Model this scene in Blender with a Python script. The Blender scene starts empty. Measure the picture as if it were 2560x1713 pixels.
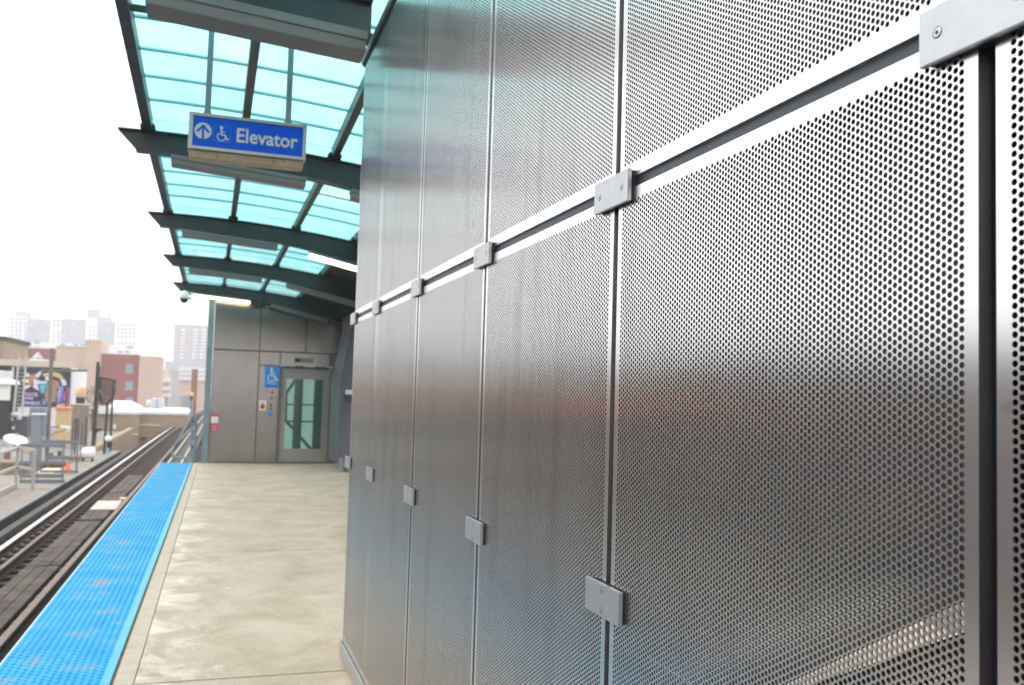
import bpy, bmesh, math, random
import numpy as np
from mathutils import Matrix, Vector
random.seed(7); rng = np.random.default_rng(7)
scene = bpy.context.scene
COL = scene.collection
R = math.radians

# ------------------------------------------------------------------ camera
EYE = Vector((0.0, 0.0, 1.6104))
YAW, PITCH, ROLL, FPX, W0, H0 = 0.3188, 0.0597, 0.0289, 2269.47, 2560.0, 1713.0
FW = Vector((math.sin(YAW)*math.cos(PITCH), math.cos(YAW)*math.cos(PITCH), math.sin(PITCH)))
_r0 = Vector((math.cos(YAW), -math.sin(YAW), 0)); _u0 = _r0.cross(FW)
RT = math.cos(ROLL)*_r0 + math.sin(ROLL)*_u0; UP = RT.cross(FW)
cam_d = bpy.data.cameras.new("camera"); cam = bpy.data.objects.new("camera", cam_d); COL.objects.link(cam)
cam.matrix_world = Matrix(((RT.x, UP.x, -FW.x, EYE.x), (RT.y, UP.y, -FW.y, EYE.y), (RT.z, UP.z, -FW.z, EYE.z), (0, 0, 0, 1)))
cam_d.sensor_width = 36.0; cam_d.lens = 36.0*FPX/W0
cam_d.clip_start = 0.02; cam_d.clip_end = 5000
cam_d.dof.use_dof = True; cam_d.dof.focus_distance = 1.75; cam_d.dof.aperture_fstop = 7.0
scene.camera = cam

# ------------------------------------------------------------------ sky, sun, exposure
SUN_EL, SUN_AZ = R(52), R(-75)          # hidden sun, high on the track side
world = bpy.data.worlds.new("World"); scene.world = world; world.use_nodes = True
wn, wl = world.node_tree.nodes, world.node_tree.links
bg = wn["Background"]; bg.inputs["Strength"].default_value = 0.10
sky = wn.new("ShaderNodeTexSky"); sky.sky_type = 'NISHITA'; sky.sun_disc = False
sky.sun_elevation = SUN_EL; sky.sun_rotation = SUN_AZ
sky.air_density = 1.0; sky.dust_density = 2.0; sky.ozone_density = 1.0
hs = wn.new("ShaderNodeHueSaturation"); hs.inputs["Saturation"].default_value = 0.10
mixc = wn.new("ShaderNodeMix"); mixc.data_type = 'RGBA'; mixc.inputs[0].default_value = 0.72
mixc.inputs[7].default_value = (9.6, 9.75, 9.9, 1)   # even cloud sheet
wl.new(sky.outputs[0], hs.inputs["Color"]); wl.new(hs.outputs[0], mixc.inputs[6]); wl.new(mixc.outputs[2], bg.inputs["Color"])
sun_d = bpy.data.lights.new("sun", 'SUN'); sun_d.energy = 0.8; sun_d.angle = R(20); sun_d.color = (1, 0.97, 0.92)
sun = bpy.data.objects.new("sun", sun_d); COL.objects.link(sun)
sd = Vector((math.sin(SUN_AZ)*math.cos(SUN_EL), math.cos(SUN_AZ)*math.cos(SUN_EL), math.sin(SUN_EL)))
sun.rotation_euler = sd.to_track_quat('Z', 'Y').to_euler()
vs = scene.view_settings; vs.view_transform = 'Standard'; vs.look = 'None'; vs.gamma = 1; vs.use_curve_mapping = False
vs.exposure = 1.25
cy = scene.cycles; cy.use_denoising = True
try: cy.denoiser = 'OPENIMAGEDENOISE'
except Exception: pass
cy.max_bounces = 10; cy.diffuse_bounces = 4; cy.glossy_bounces = 4; cy.transmission_bounces = 6; cy.transparent_max_bounces = 12; cy.volume_bounces = 2
cy.sample_clamp_indirect = 8

# ------------------------------------------------------------------ helpers
def at(px, py, Y):
    "the point that the photograph shows at (px, py), Y metres along the track"
    d = RT*((px-W0/2)/FPX) + UP*(-(py-H0/2)/FPX) + FW
    return EYE + d*(Y/d.y)

class MB:
    def __init__(s): s.v = []; s.f = []
    def add(s, v, f):
        n = len(s.v); s.v += [tuple(p) for p in v]; s.f += [tuple(i+n for i in q) for q in f]; return s
    def box(s, x0, x1, y0, y1, z0, z1):
        v = [(x, y, z) for z in (z0, z1) for y in (y0, y1) for x in (x0, x1)]
        return s.add(v, [(0,2,3,1),(4,5,7,6),(0,1,5,4),(2,6,7,3),(0,4,6,2),(1,3,7,5)])
    def bar(s, a, b, w, h, up=(0,0,1)):
        a, b = Vector(a), Vector(b); d = (b-a).normalized(); u = Vector(up)
        if abs(d.dot(u)) > .99: u = Vector((0,1,0))
        r = d.cross(u).normalized(); u = r.cross(d)
        v = [p+r*i*w/2+u*j*h/2 for p in (a, b) for i, j in ((-1,-1),(1,-1),(1,1),(-1,1))]
        return s.add(v, [(0,1,2,3),(7,6,5,4),(0,4,5,1),(1,5,6,2),(2,6,7,3),(3,7,4,0)])
    def tube(s, pts, rad, n=8, cap=True):
        pts = [Vector(p) for p in pts]; rad = rad if isinstance(rad, (list, tuple)) else [rad]*len(pts)
        V = []
        for i, p in enumerate(pts):
            d = (pts[min(i+1, len(pts)-1)]-pts[max(i-1, 0)]).normalized()
            u = Vector((0,0,1)) if abs(d.z) < .9 else Vector((0,1,0))
            r = d.cross(u).normalized(); u = r.cross(d)
            V += [p+(r*math.cos(2*math.pi*k/n)+u*math.sin(2*math.pi*k/n))*rad[i] for k in range(n)]
        F = [(i*n+k, i*n+(k+1) % n, (i+1)*n+(k+1) % n, (i+1)*n+k) for i in range(len(pts)-1) for k in range(n)]
        if cap: F += [tuple(range(n))[::-1], tuple((len(pts)-1)*n+k for k in range(n))]
        return s.add(V, F)
    def lathe(s, c, prof, n=16, axis='z'):
        c = Vector(c); V = []
        for r, h in prof:
            for k in range(n):
                a = 2*math.pi*k/n
                o = Vector((r*math.cos(a), r*math.sin(a), h))
                if axis == 'y': o = Vector((o.x, -o.z, o.y))
                if axis == 'x': o = Vector((-o.z, o.x, o.y))
                V.append(c+o)
        m = len(prof)
        F = [(i*n+k, i*n+(k+1) % n, (i+1)*n+(k+1) % n, (i+1)*n+k) for i in range(m-1) for k in range(n)]
        F += [tuple(range(n))[::-1], tuple((m-1)*n+k for k in range(n))]
        return s.add(V, F)
    def prism_y(s, poly, y0, y1):
        "polygon in XZ, extruded along Y"
        n = len(poly); V = [(x, y0, z) for x, z in poly]+[(x, y1, z) for x, z in poly]
        return s.add(V, [tuple(range(n)), tuple(range(2*n-1, n-1, -1))]+[(k, n+k, n+(k+1) % n, (k+1) % n) for k in range(n)])
    def stroke(s, pts, w, y, th=.002, closed=False):
        "2-D stroke in the XZ plane, a thin raised ribbon facing -Y"
        n = len(pts); seg = n if closed else n-1
        for i in range(seg):
            a = Vector(pts[i]); b = Vector(pts[(i+1) % n]); d = (b-a)
            if d.length < 1e-9: continue
            d.normalize(); q = Vector((-d.y, d.x))*w/2; e = d*w*.25
            a2, b2 = a-e, b+e
            s.prism_y([tuple(a2+q), tuple(a2-q), tuple(b2-q), tuple(b2+q)], y-th-i*1e-5, y)
        return s
    def mesh(s, name):
        me = bpy.data.meshes.new(name); me.from_pydata(s.v, [], s.f); me.update(); return me
    def build(s, name, mat, parent=None, smooth=False, bevel=0):
        me = s.mesh(name)
        bm = bmesh.new(); bm.from_mesh(me)
        bmesh.ops.recalc_face_normals(bm, faces=bm.faces)
        if bevel: bmesh.ops.bevel(bm, geom=list(bm.edges), offset=bevel, segments=2, affect='EDGES', clamp_overlap=True)
        bm.to_mesh(me); bm.free()
        if smooth:
            me.polygons.foreach_set("use_smooth", [True]*len(me.polygons))
            try: me.set_sharp_from_angle(angle=R(40))
            except Exception: pass
        return link(name, me, mat, parent)
def link(name, me, mat, parent=None, loc=None):
    o = bpy.data.objects.new(name, me); COL.objects.link(o)
    if mat is not None and not me.materials: me.materials.append(mat)
    if loc is not None: o.location = loc
    if parent is not None: attach(o, parent)
    return o
WORLD_OF = {}
def attach(o, parent):
    o.parent = parent
    o.matrix_parent_inverse = Matrix.Translation(WORLD_OF.get(parent.name, Vector((0,0,0)))).inverted()
    WORLD_OF[o.name] = Vector(o.location)
def tag(o, label, cat, group=None):
    o["label"] = label; o["category"] = cat
    if group: o["group"] = group
    return o
def thing(name, label, cat, loc=(0,0,0), group=None):
    o = bpy.data.objects.new(name, None); COL.objects.link(o); o.location = loc; o.empty_display_size = .1
    WORLD_OF[o.name] = Vector(loc)
    return tag(o, label, cat, group)
def struct(o): o["kind"] = "structure"; return o
def stuff(o): o["kind"] = "stuff"; return o
def copy_tree(o, off, label=None):
    c = o.copy(); COL.objects.link(c); c.location = Vector(o.location)+Vector(off)
    if label: c["label"] = label
    for ch in o.children:
        k = ch.copy(); COL.objects.link(k); k.parent = c; k.matrix_parent_inverse = ch.matrix_parent_inverse.copy()
        for g in ch.children:
            q = g.copy(); COL.objects.link(q); q.parent = k; q.matrix_parent_inverse = g.matrix_parent_inverse.copy()
    return c
def text_mb(txt, size, x, z, y, bold=0.0, align='LEFT', sx=1.0, depth=.002):
    cu = bpy.data.curves.new("t", 'FONT'); cu.body = txt; cu.size = size; cu.offset = bold; cu.align_x = align
    cu.resolution_u = 4; cu.extrude = depth
    ob = bpy.data.objects.new("t", cu); COL.objects.link(ob)
    me = bpy.data.meshes.new_from_object(ob.evaluated_get(bpy.context.evaluated_depsgraph_get()))
    mb = MB(); mb.add([(x+v.co.x*sx, y-v.co.z, z+v.co.y) for v in me.vertices], [tuple(p.vertices) for p in me.polygons])
    bpy.data.objects.remove(ob); bpy.data.curves.remove(cu); bpy.data.meshes.remove(me)
    return mb

# ------------------------------------------------------------------ materials
M = {}
def mat(name, col, rough=.6, metal=0.0, var=0.0, scale=4.0, bump=0.0, bscale=60.0, spec=.5, emit=None, estr=0.0, col2=None, aniso=None):
    m = bpy.data.materials.new(name); m.use_nodes = True; nt = m.node_tree; b = nt.nodes["Principled BSDF"]
    b.inputs["Base Color"].default_value = (*col, 1); b.inputs["Roughness"].default_value = rough; b.inputs["Metallic"].default_value = metal
    b.inputs["Specular IOR Level"].default_value = spec
    tc = nt.nodes.new("ShaderNodeNewGeometry")
    if var > 0 or col2:
        n = nt.nodes.new("ShaderNodeTexNoise"); n.inputs["Scale"].default_value = scale; n.inputs["Detail"].default_value = 6; n.inputs["Roughness"].default_value = .65
        nt.links.new(tc.outputs["Position"], n.inputs["Vector"])
        cr = nt.nodes.new("ShaderNodeValToRGB"); cr.color_ramp.elements[0].position = .3; cr.color_ramp.elements[1].position = .72
        c2 = col2 or tuple(min(1, c*(1+var)) for c in col)
        cr.color_ramp.elements[0].color = (*[c*(1-var) for c in col], 1); cr.color_ramp.elements[1].color = (*c2, 1)
        nt.links.new(n.outputs["Fac"], cr.inputs[0]); nt.links.new(cr.outputs[0], b.inputs["Base Color"])
    if bump > 0:
        n2 = nt.nodes.new("ShaderNodeTexNoise"); n2.inputs["Scale"].default_value = bscale; n2.inputs["Detail"].default_value = 4
        nt.links.new(tc.outputs["Position"], n2.inputs["Vector"])
        bp = nt.nodes.new("ShaderNodeBump"); bp.inputs["Strength"].default_value = bump; bp.inputs["Distance"].default_value = .01
        nt.links.new(n2.outputs["Fac"], bp.inputs["Height"]); nt.links.new(bp.outputs[0], b.inputs["Normal"])
    if emit: b.inputs["Emission Color"].default_value = (*emit, 1); b.inputs["Emission Strength"].default_value = estr
    M[name] = m; return m
def steel(name, col, rough, aniso, streak=(90, 90, 1.2), amp=.10, smudge=.12, stain=.80):
    "brushed stainless: grain runs upward, so reflections smear sideways"
    m = bpy.data.materials.new(name); m.use_nodes = True; nt = m.node_tree; N, L = nt.nodes, nt.links
    b = N["Principled BSDF"]; b.inputs["Metallic"].default_value = 1.0
    b.inputs["Anisotropic"].default_value = aniso
    g = N.new("ShaderNodeNewGeometry")
    tv = N.new("ShaderNodeCombineXYZ"); tv.inputs[0].default_value = 1.0; tv.inputs[1].default_value = 1.0; L.new(tv.outputs[0], b.inputs["Tangent"])
    mp = N.new("ShaderNodeVectorMath"); mp.operation = 'MULTIPLY'; mp.inputs[1].default_value = streak; L.new(g.outputs["Position"], mp.inputs[0])
    n1 = N.new("ShaderNodeTexNoise"); n1.inputs["Scale"].default_value = 1.0; n1.inputs["Detail"].default_value = 5; L.new(mp.outputs[0], n1.inputs["Vector"])
    n2 = N.new("ShaderNodeTexNoise"); n2.inputs["Scale"].default_value = 2.3; n2.inputs["Detail"].default_value = 7; n2.inputs["Roughness"].default_value = .7; L.new(g.outputs["Position"], n2.inputs["Vector"])
    r1 = N.new("ShaderNodeMapRange"); r1.inputs[3].default_value = rough-amp*.5; r1.inputs[4].default_value = rough+amp*.5; L.new(n1.outputs["Fac"], r1.inputs[0])
    r2 = N.new("ShaderNodeMapRange"); r2.inputs[1].default_value = .45; r2.inputs[2].default_value = .8; r2.inputs[3].default_value = 0; r2.inputs[4].default_value = smudge; L.new(n2.outputs["Fac"], r2.inputs[0])
    ad = N.new("ShaderNodeMath"); L.new(r1.outputs[0], ad.inputs[0]); L.new(r2.outputs[0], ad.inputs[1]); L.new(ad.outputs[0], b.inputs["Roughness"])
    mx = N.new("ShaderNodeMix"); mx.data_type = 'RGBA'; mx.inputs[6].default_value = (*col, 1); mx.inputs[7].default_value = (*[c*.86 for c in col], 1)
    L.new(n1.outputs["Fac"], mx.inputs[0])
    # sheets are never quite flat
    nw = N.new("ShaderNodeTexNoise"); nw.inputs["Scale"].default_value = 1.9; nw.inputs["Detail"].default_value = 1.5; L.new(g.outputs["Position"], nw.inputs["Vector"])
    bw = N.new("ShaderNodeBump"); bw.inputs["Strength"].default_value = 1.0; bw.inputs["Distance"].default_value = .0032; L.new(nw.outputs["Fac"], bw.inputs["Height"]); L.new(bw.outputs[0], b.inputs["Normal"])
    # water runs and finger marks
    sv = N.new("ShaderNodeVectorMath"); sv.operation = 'MULTIPLY'; sv.inputs[1].default_value = (9, 9, .9); L.new(g.outputs["Position"], sv.inputs[0])
    n3 = N.new("ShaderNodeTexNoise"); n3.inputs["Scale"].default_value = 1.0; n3.inputs["Detail"].default_value = 6; n3.inputs["Roughness"].default_value = .6; L.new(sv.outputs[0], n3.inputs["Vector"])
    r3 = N.new("ShaderNodeMapRange"); r3.inputs[1].default_value = .55; r3.inputs[2].default_value = .78; r3.inputs[3].default_value = 1.0; r3.inputs[4].default_value = stain; L.new(n3.outputs["Fac"], r3.inputs[0])
    n4 = N.new("ShaderNodeTexNoise"); n4.inputs["Scale"].default_value = 14; n4.inputs["Detail"].default_value = 3; L.new(g.outputs["Position"], n4.inputs["Vector"])
    r4 = N.new("ShaderNodeMapRange"); r4.inputs[1].default_value = .70; r4.inputs[2].default_value = .80; r4.inputs[3].default_value = 1.0; r4.inputs[4].default_value = stain; L.new(n4.outputs["Fac"], r4.inputs[0])
    mm = N.new("ShaderNodeMath"); mm.operation = 'MULTIPLY'; L.new(r3.outputs[0], mm.inputs[0]); L.new(r4.outputs[0], mm.inputs[1])
    sc_ = N.new("ShaderNodeVectorMath"); sc_.operation = 'SCALE'; L.new(mx.outputs[2], sc_.inputs[0]); L.new(mm.outputs[0], sc_.inputs[3])
    L.new(sc_.outputs[0], b.inputs["Base Color"])
    M[name] = m; return m
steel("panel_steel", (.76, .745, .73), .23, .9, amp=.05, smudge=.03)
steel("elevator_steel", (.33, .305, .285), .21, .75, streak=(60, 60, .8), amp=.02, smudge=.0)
mat("clip_steel", (.47, .47, .48), .40, .9, var=.06, scale=30, bump=.05, bscale=300)
mat("slate", (.042, .047, .060), .5, .1, var=.12, scale=8)
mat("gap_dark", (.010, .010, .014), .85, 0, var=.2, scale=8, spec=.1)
mat("bar_teal", (.10, .36, .40), .5)
mat("slate_panel", (.13, .13, .15), .35, .6, var=.2, scale=2)
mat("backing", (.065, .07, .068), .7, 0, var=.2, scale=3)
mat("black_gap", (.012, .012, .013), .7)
mat("trim_brown", (.16, .14, .13), .45, .5, var=.15, scale=6)
mat("dark_steel", (.04, .04, .04), .42, .35, var=.25, scale=5)
mat("beam_paint", (.028, .035, .036), .38, .2, var=.25, scale=3, bump=.03)
mat("fixture_grey", (.18, .165, .155), .5, .3, var=.1, scale=6)
mat("lens_off", (.17, .145, .135), .45, 0)
mat("lens_lit", (.9, .86, .75), .4, 0, emit=(1, .88, .60), estr=1.7)
mat("sign_blue", (.001, .095, .66), .5, 0, var=.04, scale=3, spec=.2)
mat("sign_white", (.60, .64, .60), .5, spec=.2)
mat("sign_faint", (.02, .2, .66), .4)
mat("sign_frame", (.46, .46, .44), .4, .7, var=.05)
mat("sign_tray", (.40, .29, .18), .6, 0, var=.12, scale=14, col2=(.50, .39, .27))
mat("ada_blue", (.01, .25, .78), .4)
mat("red_paint", (.60, .02, .02), .4)
mat("white_paint", (.78, .78, .77), .5, 0, var=.05)
mat("display_grey", (.20, .19, .17), .3)
mat("door_grey", (.32, .295, .28), .42, .7, var=.08, scale=3)
mat("green_steel", (.03, .11, .095), .4, .2)
mat("post_blue", (.22, .28, .30), .5, .4, var=.2, scale=3)
mat("galv", (.24, .25, .26), .5, .5, var=.12, scale=8)
mat("pale_rail", (.42, .39, .37), .55, .2, var=.08)
mat("railing_cream", (.40, .385, .355), .55, .1, var=.1, scale=6)
mat("railing_blue", (.19, .205, .225), .55, .2, var=.12, scale=6)
mat("rail_bright", (.78, .76, .74), .30, 1.0, var=.05)
mat("rail_web", (.045, .020, .012), .8, .1, var=.4, scale=9)
mat("rail_dull", (.20, .145, .12), .6, .3, var=.2, scale=7)
mat("tie_wood", (.060, .038, .028), .9, 0, var=.5, scale=5, bump=.2)
mat("plank_wood", (.075, .052, .041), .85, 0, var=.5, scale=2.4, bump=.15, col2=(.155, .122, .105), spec=.25)
mat("timber", (.075, .064, .057), .85, 0, var=.35, scale=4, bump=.2)
mat("plate_cream", (.46, .41, .35), .6, 0, var=.06)
mat("iron_dark", (.009, .009, .010), .7, .2, var=.4, scale=4)
mat("walk_concrete", (.25, .215, .18), .8, 0, var=.18, scale=2, bump=.1)
mat("asphalt", (.10, .092, .085), .9, 0, var=.25, scale=.6)
mat("roof_grey", (.20, .185, .175), .85, 0, var=.2, scale=.7)
mat("roof_white", (.80, .80, .82), .7)
mat("brick_red", (.30, .05, .04), .85, 0, var=.18, scale=.6)
mat("brick_brown", (.25, .13, .095), .85, 0, var=.15, scale=1.0)
mat("brick_peach", (.60, .42, .33), .85, 0, var=.08, scale=.5)
mat("brick_tan", (.36, .26, .165), .85, 0, var=.14, scale=.9)
mat("brick_orange", (.80, .28, .09), .8, 0, var=.12, scale=.6)
mat("band_pale", (.62, .52, .42), .8)
mat("bld_white", (.76, .76, .79), .7)
mat("bld_grey", (.40, .41, .44), .7, 0, var=.1, scale=.3)
mat("bld_mauve", (.36, .29, .30), .8, 0, var=.1, scale=.3)
mat("window_dark", (.10, .11, .13), .2)
mat("window_grey", (.20, .21, .26), .3)
mat("window_pale", (.24, .30, .36), .3)
mat("wood_pole", (.20, .165, .14), .9, 0, var=.25, scale=5)
mat("dark_pole", (.035, .030, .027), .85, 0, var=.3, scale=6)
mat("ac_grey", (.085, .085, .095), .6, .2, var=.2, scale=3)
mat("duct_blue", (.27, .295, .34), .5, .3, var=.1, scale=3)
mat("orange_cone", (.85, .14, .02), .5)
mat("yellow_paint", (.85, .55, .02), .5)
mat("tank_tan", (.62, .44, .22), .7, 0, var=.12, scale=4)
mat("bark", (.16, .12, .10), .9, 0, var=.3, scale=6)
mat("navy", (.012, .014, .05), .6); mat("mural_orange", (.62, .18, .06), .6); mat("mural_white", (.72, .69, .75), .6)
mat("mural_lav", (.46, .38, .58), .6); mat("mural_cyan", (.10, .45, .68), .6); mat("mural_yel", (.60, .50, .20), .6)
mat("mural_skin", (.34, .21, .15), .6); mat("mural_blue", (.16, .24, .62), .6); mat("mural_mag", (.45, .09, .20), .6)
mat("cloth_black", (.015, .014, .016), .7)
mat("lamp_white", (.85, .86, .84), .3)
mat("blue_pipe", (.25, .42, .62), .5)

# concrete with weathering: pale laitance, ochre damp stains, fine pores
def concrete():
    m = bpy.data.materials.new("concrete"); m.use_nodes = True; nt = m.node_tree; N, L = nt.nodes, nt.links
    b = N["Principled BSDF"]; b.inputs["Roughness"].default_value = .75
    g = N.new("ShaderNodeNewGeometry")
    mp = N.new("ShaderNodeVectorMath"); mp.operation = 'MULTIPLY'; mp.inputs[1].default_value = (1.0, .95, 1); L.new(g.outputs["Position"], mp.inputs[0])
    n1 = N.new("ShaderNodeTexNoise"); n1.inputs["Scale"].default_value = 1.9; n1.inputs["Detail"].default_value = 10; n1.inputs["Roughness"].default_value = .70; n1.inputs["Distortion"].default_value = .5; L.new(mp.outputs[0], n1.inputs["Vector"])
    cr = N.new("ShaderNodeValToRGB"); e = cr.color_ramp.elements
    e[0].position = .30; e[0].color = (.30, .228, .155, 1); e[1].position = .70; e[1].color = (.46, .375, .295, 1)
    k = e.new(.46); k.color = (.375, .296, .22, 1); k = e.new(.56); k.color = (.42, .336, .258, 1)
    L.new(n1.outputs["Fac"], cr.inputs[0])
    n2 = N.new("ShaderNodeTexNoise"); n2.inputs["Scale"].default_value = 55; n2.inputs["Detail"].default_value = 5; L.new(g.outputs["Position"], n2.inputs["Vector"])
    mr = N.new("ShaderNodeMapRange"); mr.inputs[1].default_value = .3; mr.inputs[2].default_value = .7; mr.inputs[3].default_value = .84; mr.inputs[4].default_value = 1.12; L.new(n2.outputs["Fac"], mr.inputs[0])
    mu = N.new("ShaderNodeVectorMath"); mu.operation = 'SCALE'; L.new(cr.outputs[0], mu.inputs[0]); L.new(mr.outputs[0], mu.inputs[3])
    # worn pale blotches along the platform edge
    n3 = N.new("ShaderNodeTexNoise"); n3.inputs["Scale"].default_value = 2.8; n3.inputs["Detail"].default_value = 10; n3.inputs["Roughness"].default_value = .72; n3.inputs["Distortion"].default_value = .8; L.new(g.outputs["Position"], n3.inputs["Vector"])
    sx = N.new("ShaderNodeSeparateXYZ"); L.new(g.outputs["Position"], sx.inputs[0])
    ex = N.new("ShaderNodeMapRange"); ex.inputs[1].default_value = -.40; ex.inputs[2].default_value = .35; ex.inputs[3].default_value = .26; ex.inputs[4].default_value = .0; L.new(sx.outputs[0], ex.inputs[0])
    su = N.new("ShaderNodeMath"); L.new(n3.outputs["Fac"], su.inputs[0]); L.new(ex.outputs[0], su.inputs[1])
    mk = N.new("ShaderNodeMapRange"); mk.inputs[1].default_value = .64; mk.inputs[2].default_value = .82; L.new(su.outputs[0], mk.inputs[0])
    mx = N.new("ShaderNodeMix"); mx.data_type = 'RGBA'; L.new(mk.outputs[0], mx.inputs[0]); L.new(mu.outputs[0], mx.inputs[6]); mx.inputs[7].default_value = (.60, .51, .43, 1)
    # trodden-in spots
    vo = N.new("ShaderNodeTexVoronoi"); vo.inputs["Scale"].default_value = 3.1; L.new(g.outputs["Position"], vo.inputs["Vector"])
    vs_ = N.new("ShaderNodeSeparateColor"); L.new(vo.outputs["Color"], vs_.inputs[0])
    vr = N.new("ShaderNodeMath"); vr.operation = 'MULTIPLY'; vr.inputs[1].default_value = .11; L.new(vs_.outputs[0], vr.inputs[0])
    vm = N.new("ShaderNodeMath"); vm.operation = 'LESS_THAN'; L.new(vo.outputs["Distance"], vm.inputs[0]); L.new(vr.outputs[0], vm.inputs[1])
    vk = N.new("ShaderNodeMath"); vk.operation = 'GREATER_THAN'; vk.inputs[1].default_value = .6; L.new(vs_.outputs[1], vk.inputs[0])
    v2 = N.new("ShaderNodeMath"); v2.operation = 'MULTIPLY'; L.new(vm.outputs[0], v2.inputs[0]); L.new(vk.outputs[0], v2.inputs[1])
    v3 = N.new("ShaderNodeMath"); v3.operation = 'MULTIPLY'; v3.inputs[1].default_value = .45; L.new(v2.outputs[0], v3.inputs[0])
    mg = N.new("ShaderNodeMix"); mg.data_type = 'RGBA'; L.new(v3.outputs[0], mg.inputs[0]); L.new(mx.outputs[2], mg.inputs[6]); mg.inputs[7].default_value = (.13, .11, .09, 1)
    L.new(mg.outputs[2], b.inputs["Base Color"])
    bp = N.new("ShaderNodeBump"); bp.inputs["Strength"].default_value = .25; bp.inputs["Distance"].default_value = .004
    L.new(n2.outputs["Fac"], bp.inputs["Height"]); L.new(bp.outputs[0], b.inputs["Normal"])
    M["concrete"] = m
concrete()
mat("edge_concrete", (.43, .355, .28), .75, 0, var=.12, scale=9, bump=.15)
mat("ochre_joint", (.24, .165, .085), .85, 0, var=.4, scale=12)

def tactile():
    m = bpy.data.materials.new("tactile_blue"); m.use_nodes = True; nt = m.node_tree; N, L = nt.nodes, nt.links
    b = N["Principled BSDF"]; b.inputs["Roughness"].default_value = .5; b.inputs["Specular IOR Level"].default_value = .2
    g = N.new("ShaderNodeNewGeometry")
    n1 = N.new("ShaderNodeTexNoise"); n1.inputs["Scale"].default_value = 3.0; n1.inputs["Detail"].default_value = 8; n1.inputs["Roughness"].default_value = .7; L.new(g.outputs["Position"], n1.inputs["Vector"])
    cr = N.new("ShaderNodeValToRGB"); e = cr.color_ramp.elements
    e[0].position = .35; e[0].color = (.002, .245, .50, 1); e[1].position = .55; e[1].color = (.010, .30, .55, 1); k = e.new(.66); k.color = (.24, .26, .31, 1)
    L.new(n1.outputs["Fac"], cr.inputs[0]); L.new(cr.outputs[0], b.inputs["Base Color"])
    M["tactile_blue"] = m
tactile()
mat("bedding", (.33, .22, .17), .85, 0, var=.3, scale=8)
mat("tactile_rim", (.06, .36, .58), .45, 0, var=.08)
mat("nosing", (.45, .55, .66), .45)

def canopy_glass():
    m = bpy.data.materials.new("canopy_glass"); m.use_nodes = True; nt = m.node_tree; N, L = nt.nodes, nt.links
    N.remove(N["Principled BSDF"]); out = N["Material Output"]
    t = N.new("ShaderNodeBsdfTranslucent"); t.inputs[0].default_value = (.62, .985, .99, 1)
    tr = N.new("ShaderNodeBsdfTransparent"); tr.inputs[0].default_value = (.60, .97, .98, 1)
    mx = N.new("ShaderNodeMixShader"); mx.inputs[0].default_value = .72
    L.new(t.outputs[0], mx.inputs[1]); L.new(tr.outputs[0], mx.inputs[2])
    gl = N.new("ShaderNodeBsdfGlossy"); gl.inputs["Roughness"].default_value = .12
    fr = N.new("ShaderNodeFresnel"); fr.inputs[0].default_value = 1.35
    gg = N.new("ShaderNodeNewGeometry"); iv = N.new("ShaderNodeMath"); iv.operation = 'SUBTRACT'; iv.inputs[0].default_value = 1; L.new(gg.outputs["Backfacing"], iv.inputs[1])
    ml = N.new("ShaderNodeMath"); ml.operation = 'MULTIPLY'; L.new(fr.outputs[0], ml.inputs[0]); L.new(iv.outputs[0], ml.inputs[1])
    m2 = N.new("ShaderNodeMixShader"); L.new(ml.outputs[0], m2.inputs[0]); L.new(mx.outputs[0], m2.inputs[1]); L.new(gl.outputs[0], m2.inputs[2])
    L.new(m2.outputs[0], out.inputs[0])
    # grime and pane-to-pane difference
    oi = N.new("ShaderNodeObjectInfo"); nz = N.new("ShaderNodeTexNoise"); nz.inputs["Scale"].default_value = 2.2; nz.inputs["Detail"].default_value = 7; L.new(gg.outputs["Position"], nz.inputs["Vector"])
    a1 = N.new("ShaderNodeMapRange"); a1.inputs[1].default_value = .35; a1.inputs[2].default_value = .75; a1.inputs[3].default_value = 1.0; a1.inputs[4].default_value = .90; L.new(nz.outputs["Fac"], a1.inputs[0])
    a2 = N.new("ShaderNodeMapRange"); a2.inputs[3].default_value = .93; a2.inputs[4].default_value = 1.0; L.new(oi.outputs["Random"], a2.inputs[0])
    a3 = N.new("ShaderNodeMath"); a3.operation = 'MULTIPLY'; L.new(a1.outputs[0], a3.inputs[0]); L.new(a2.outputs[0], a3.inputs[1])
    for nd, c in ((t, (.66, .98, .99)), (tr, (.66, .975, .985))):
        v = N.new("ShaderNodeVectorMath"); v.operation = 'SCALE'; v.inputs[0].default_value = c; L.new(a3.outputs[0], v.inputs[3]); L.new(v.outputs[0], nd.inputs[0])
    M["canopy_glass"] = m
canopy_glass()
def pane_glass(name, col, rough):
    m = bpy.data.materials.new(name); m.use_nodes = True; nt = m.node_tree; N, L = nt.nodes, nt.links
    N.remove(N["Principled BSDF"]); out = N["Material Output"]
    tr = N.new("ShaderNodeBsdfTransparent"); tr.inputs[0].default_value = (*col, 1)
    gl = N.new("ShaderNodeBsdfGlossy"); gl.inputs["Roughness"].default_value = rough
    fr = N.new("ShaderNodeFresnel"); fr.inputs[0].default_value = 1.5
    m2 = N.new("ShaderNodeMixShader"); L.new(fr.outputs[0], m2.inputs[0]); L.new(tr.outputs[0], m2.inputs[1]); L.new(gl.outputs[0], m2.inputs[2])
    L.new(m2.outputs[0], out.inputs[0]); M[name] = m
pane_glass("door_glass", (.86, .93, .90), .08)
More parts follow.
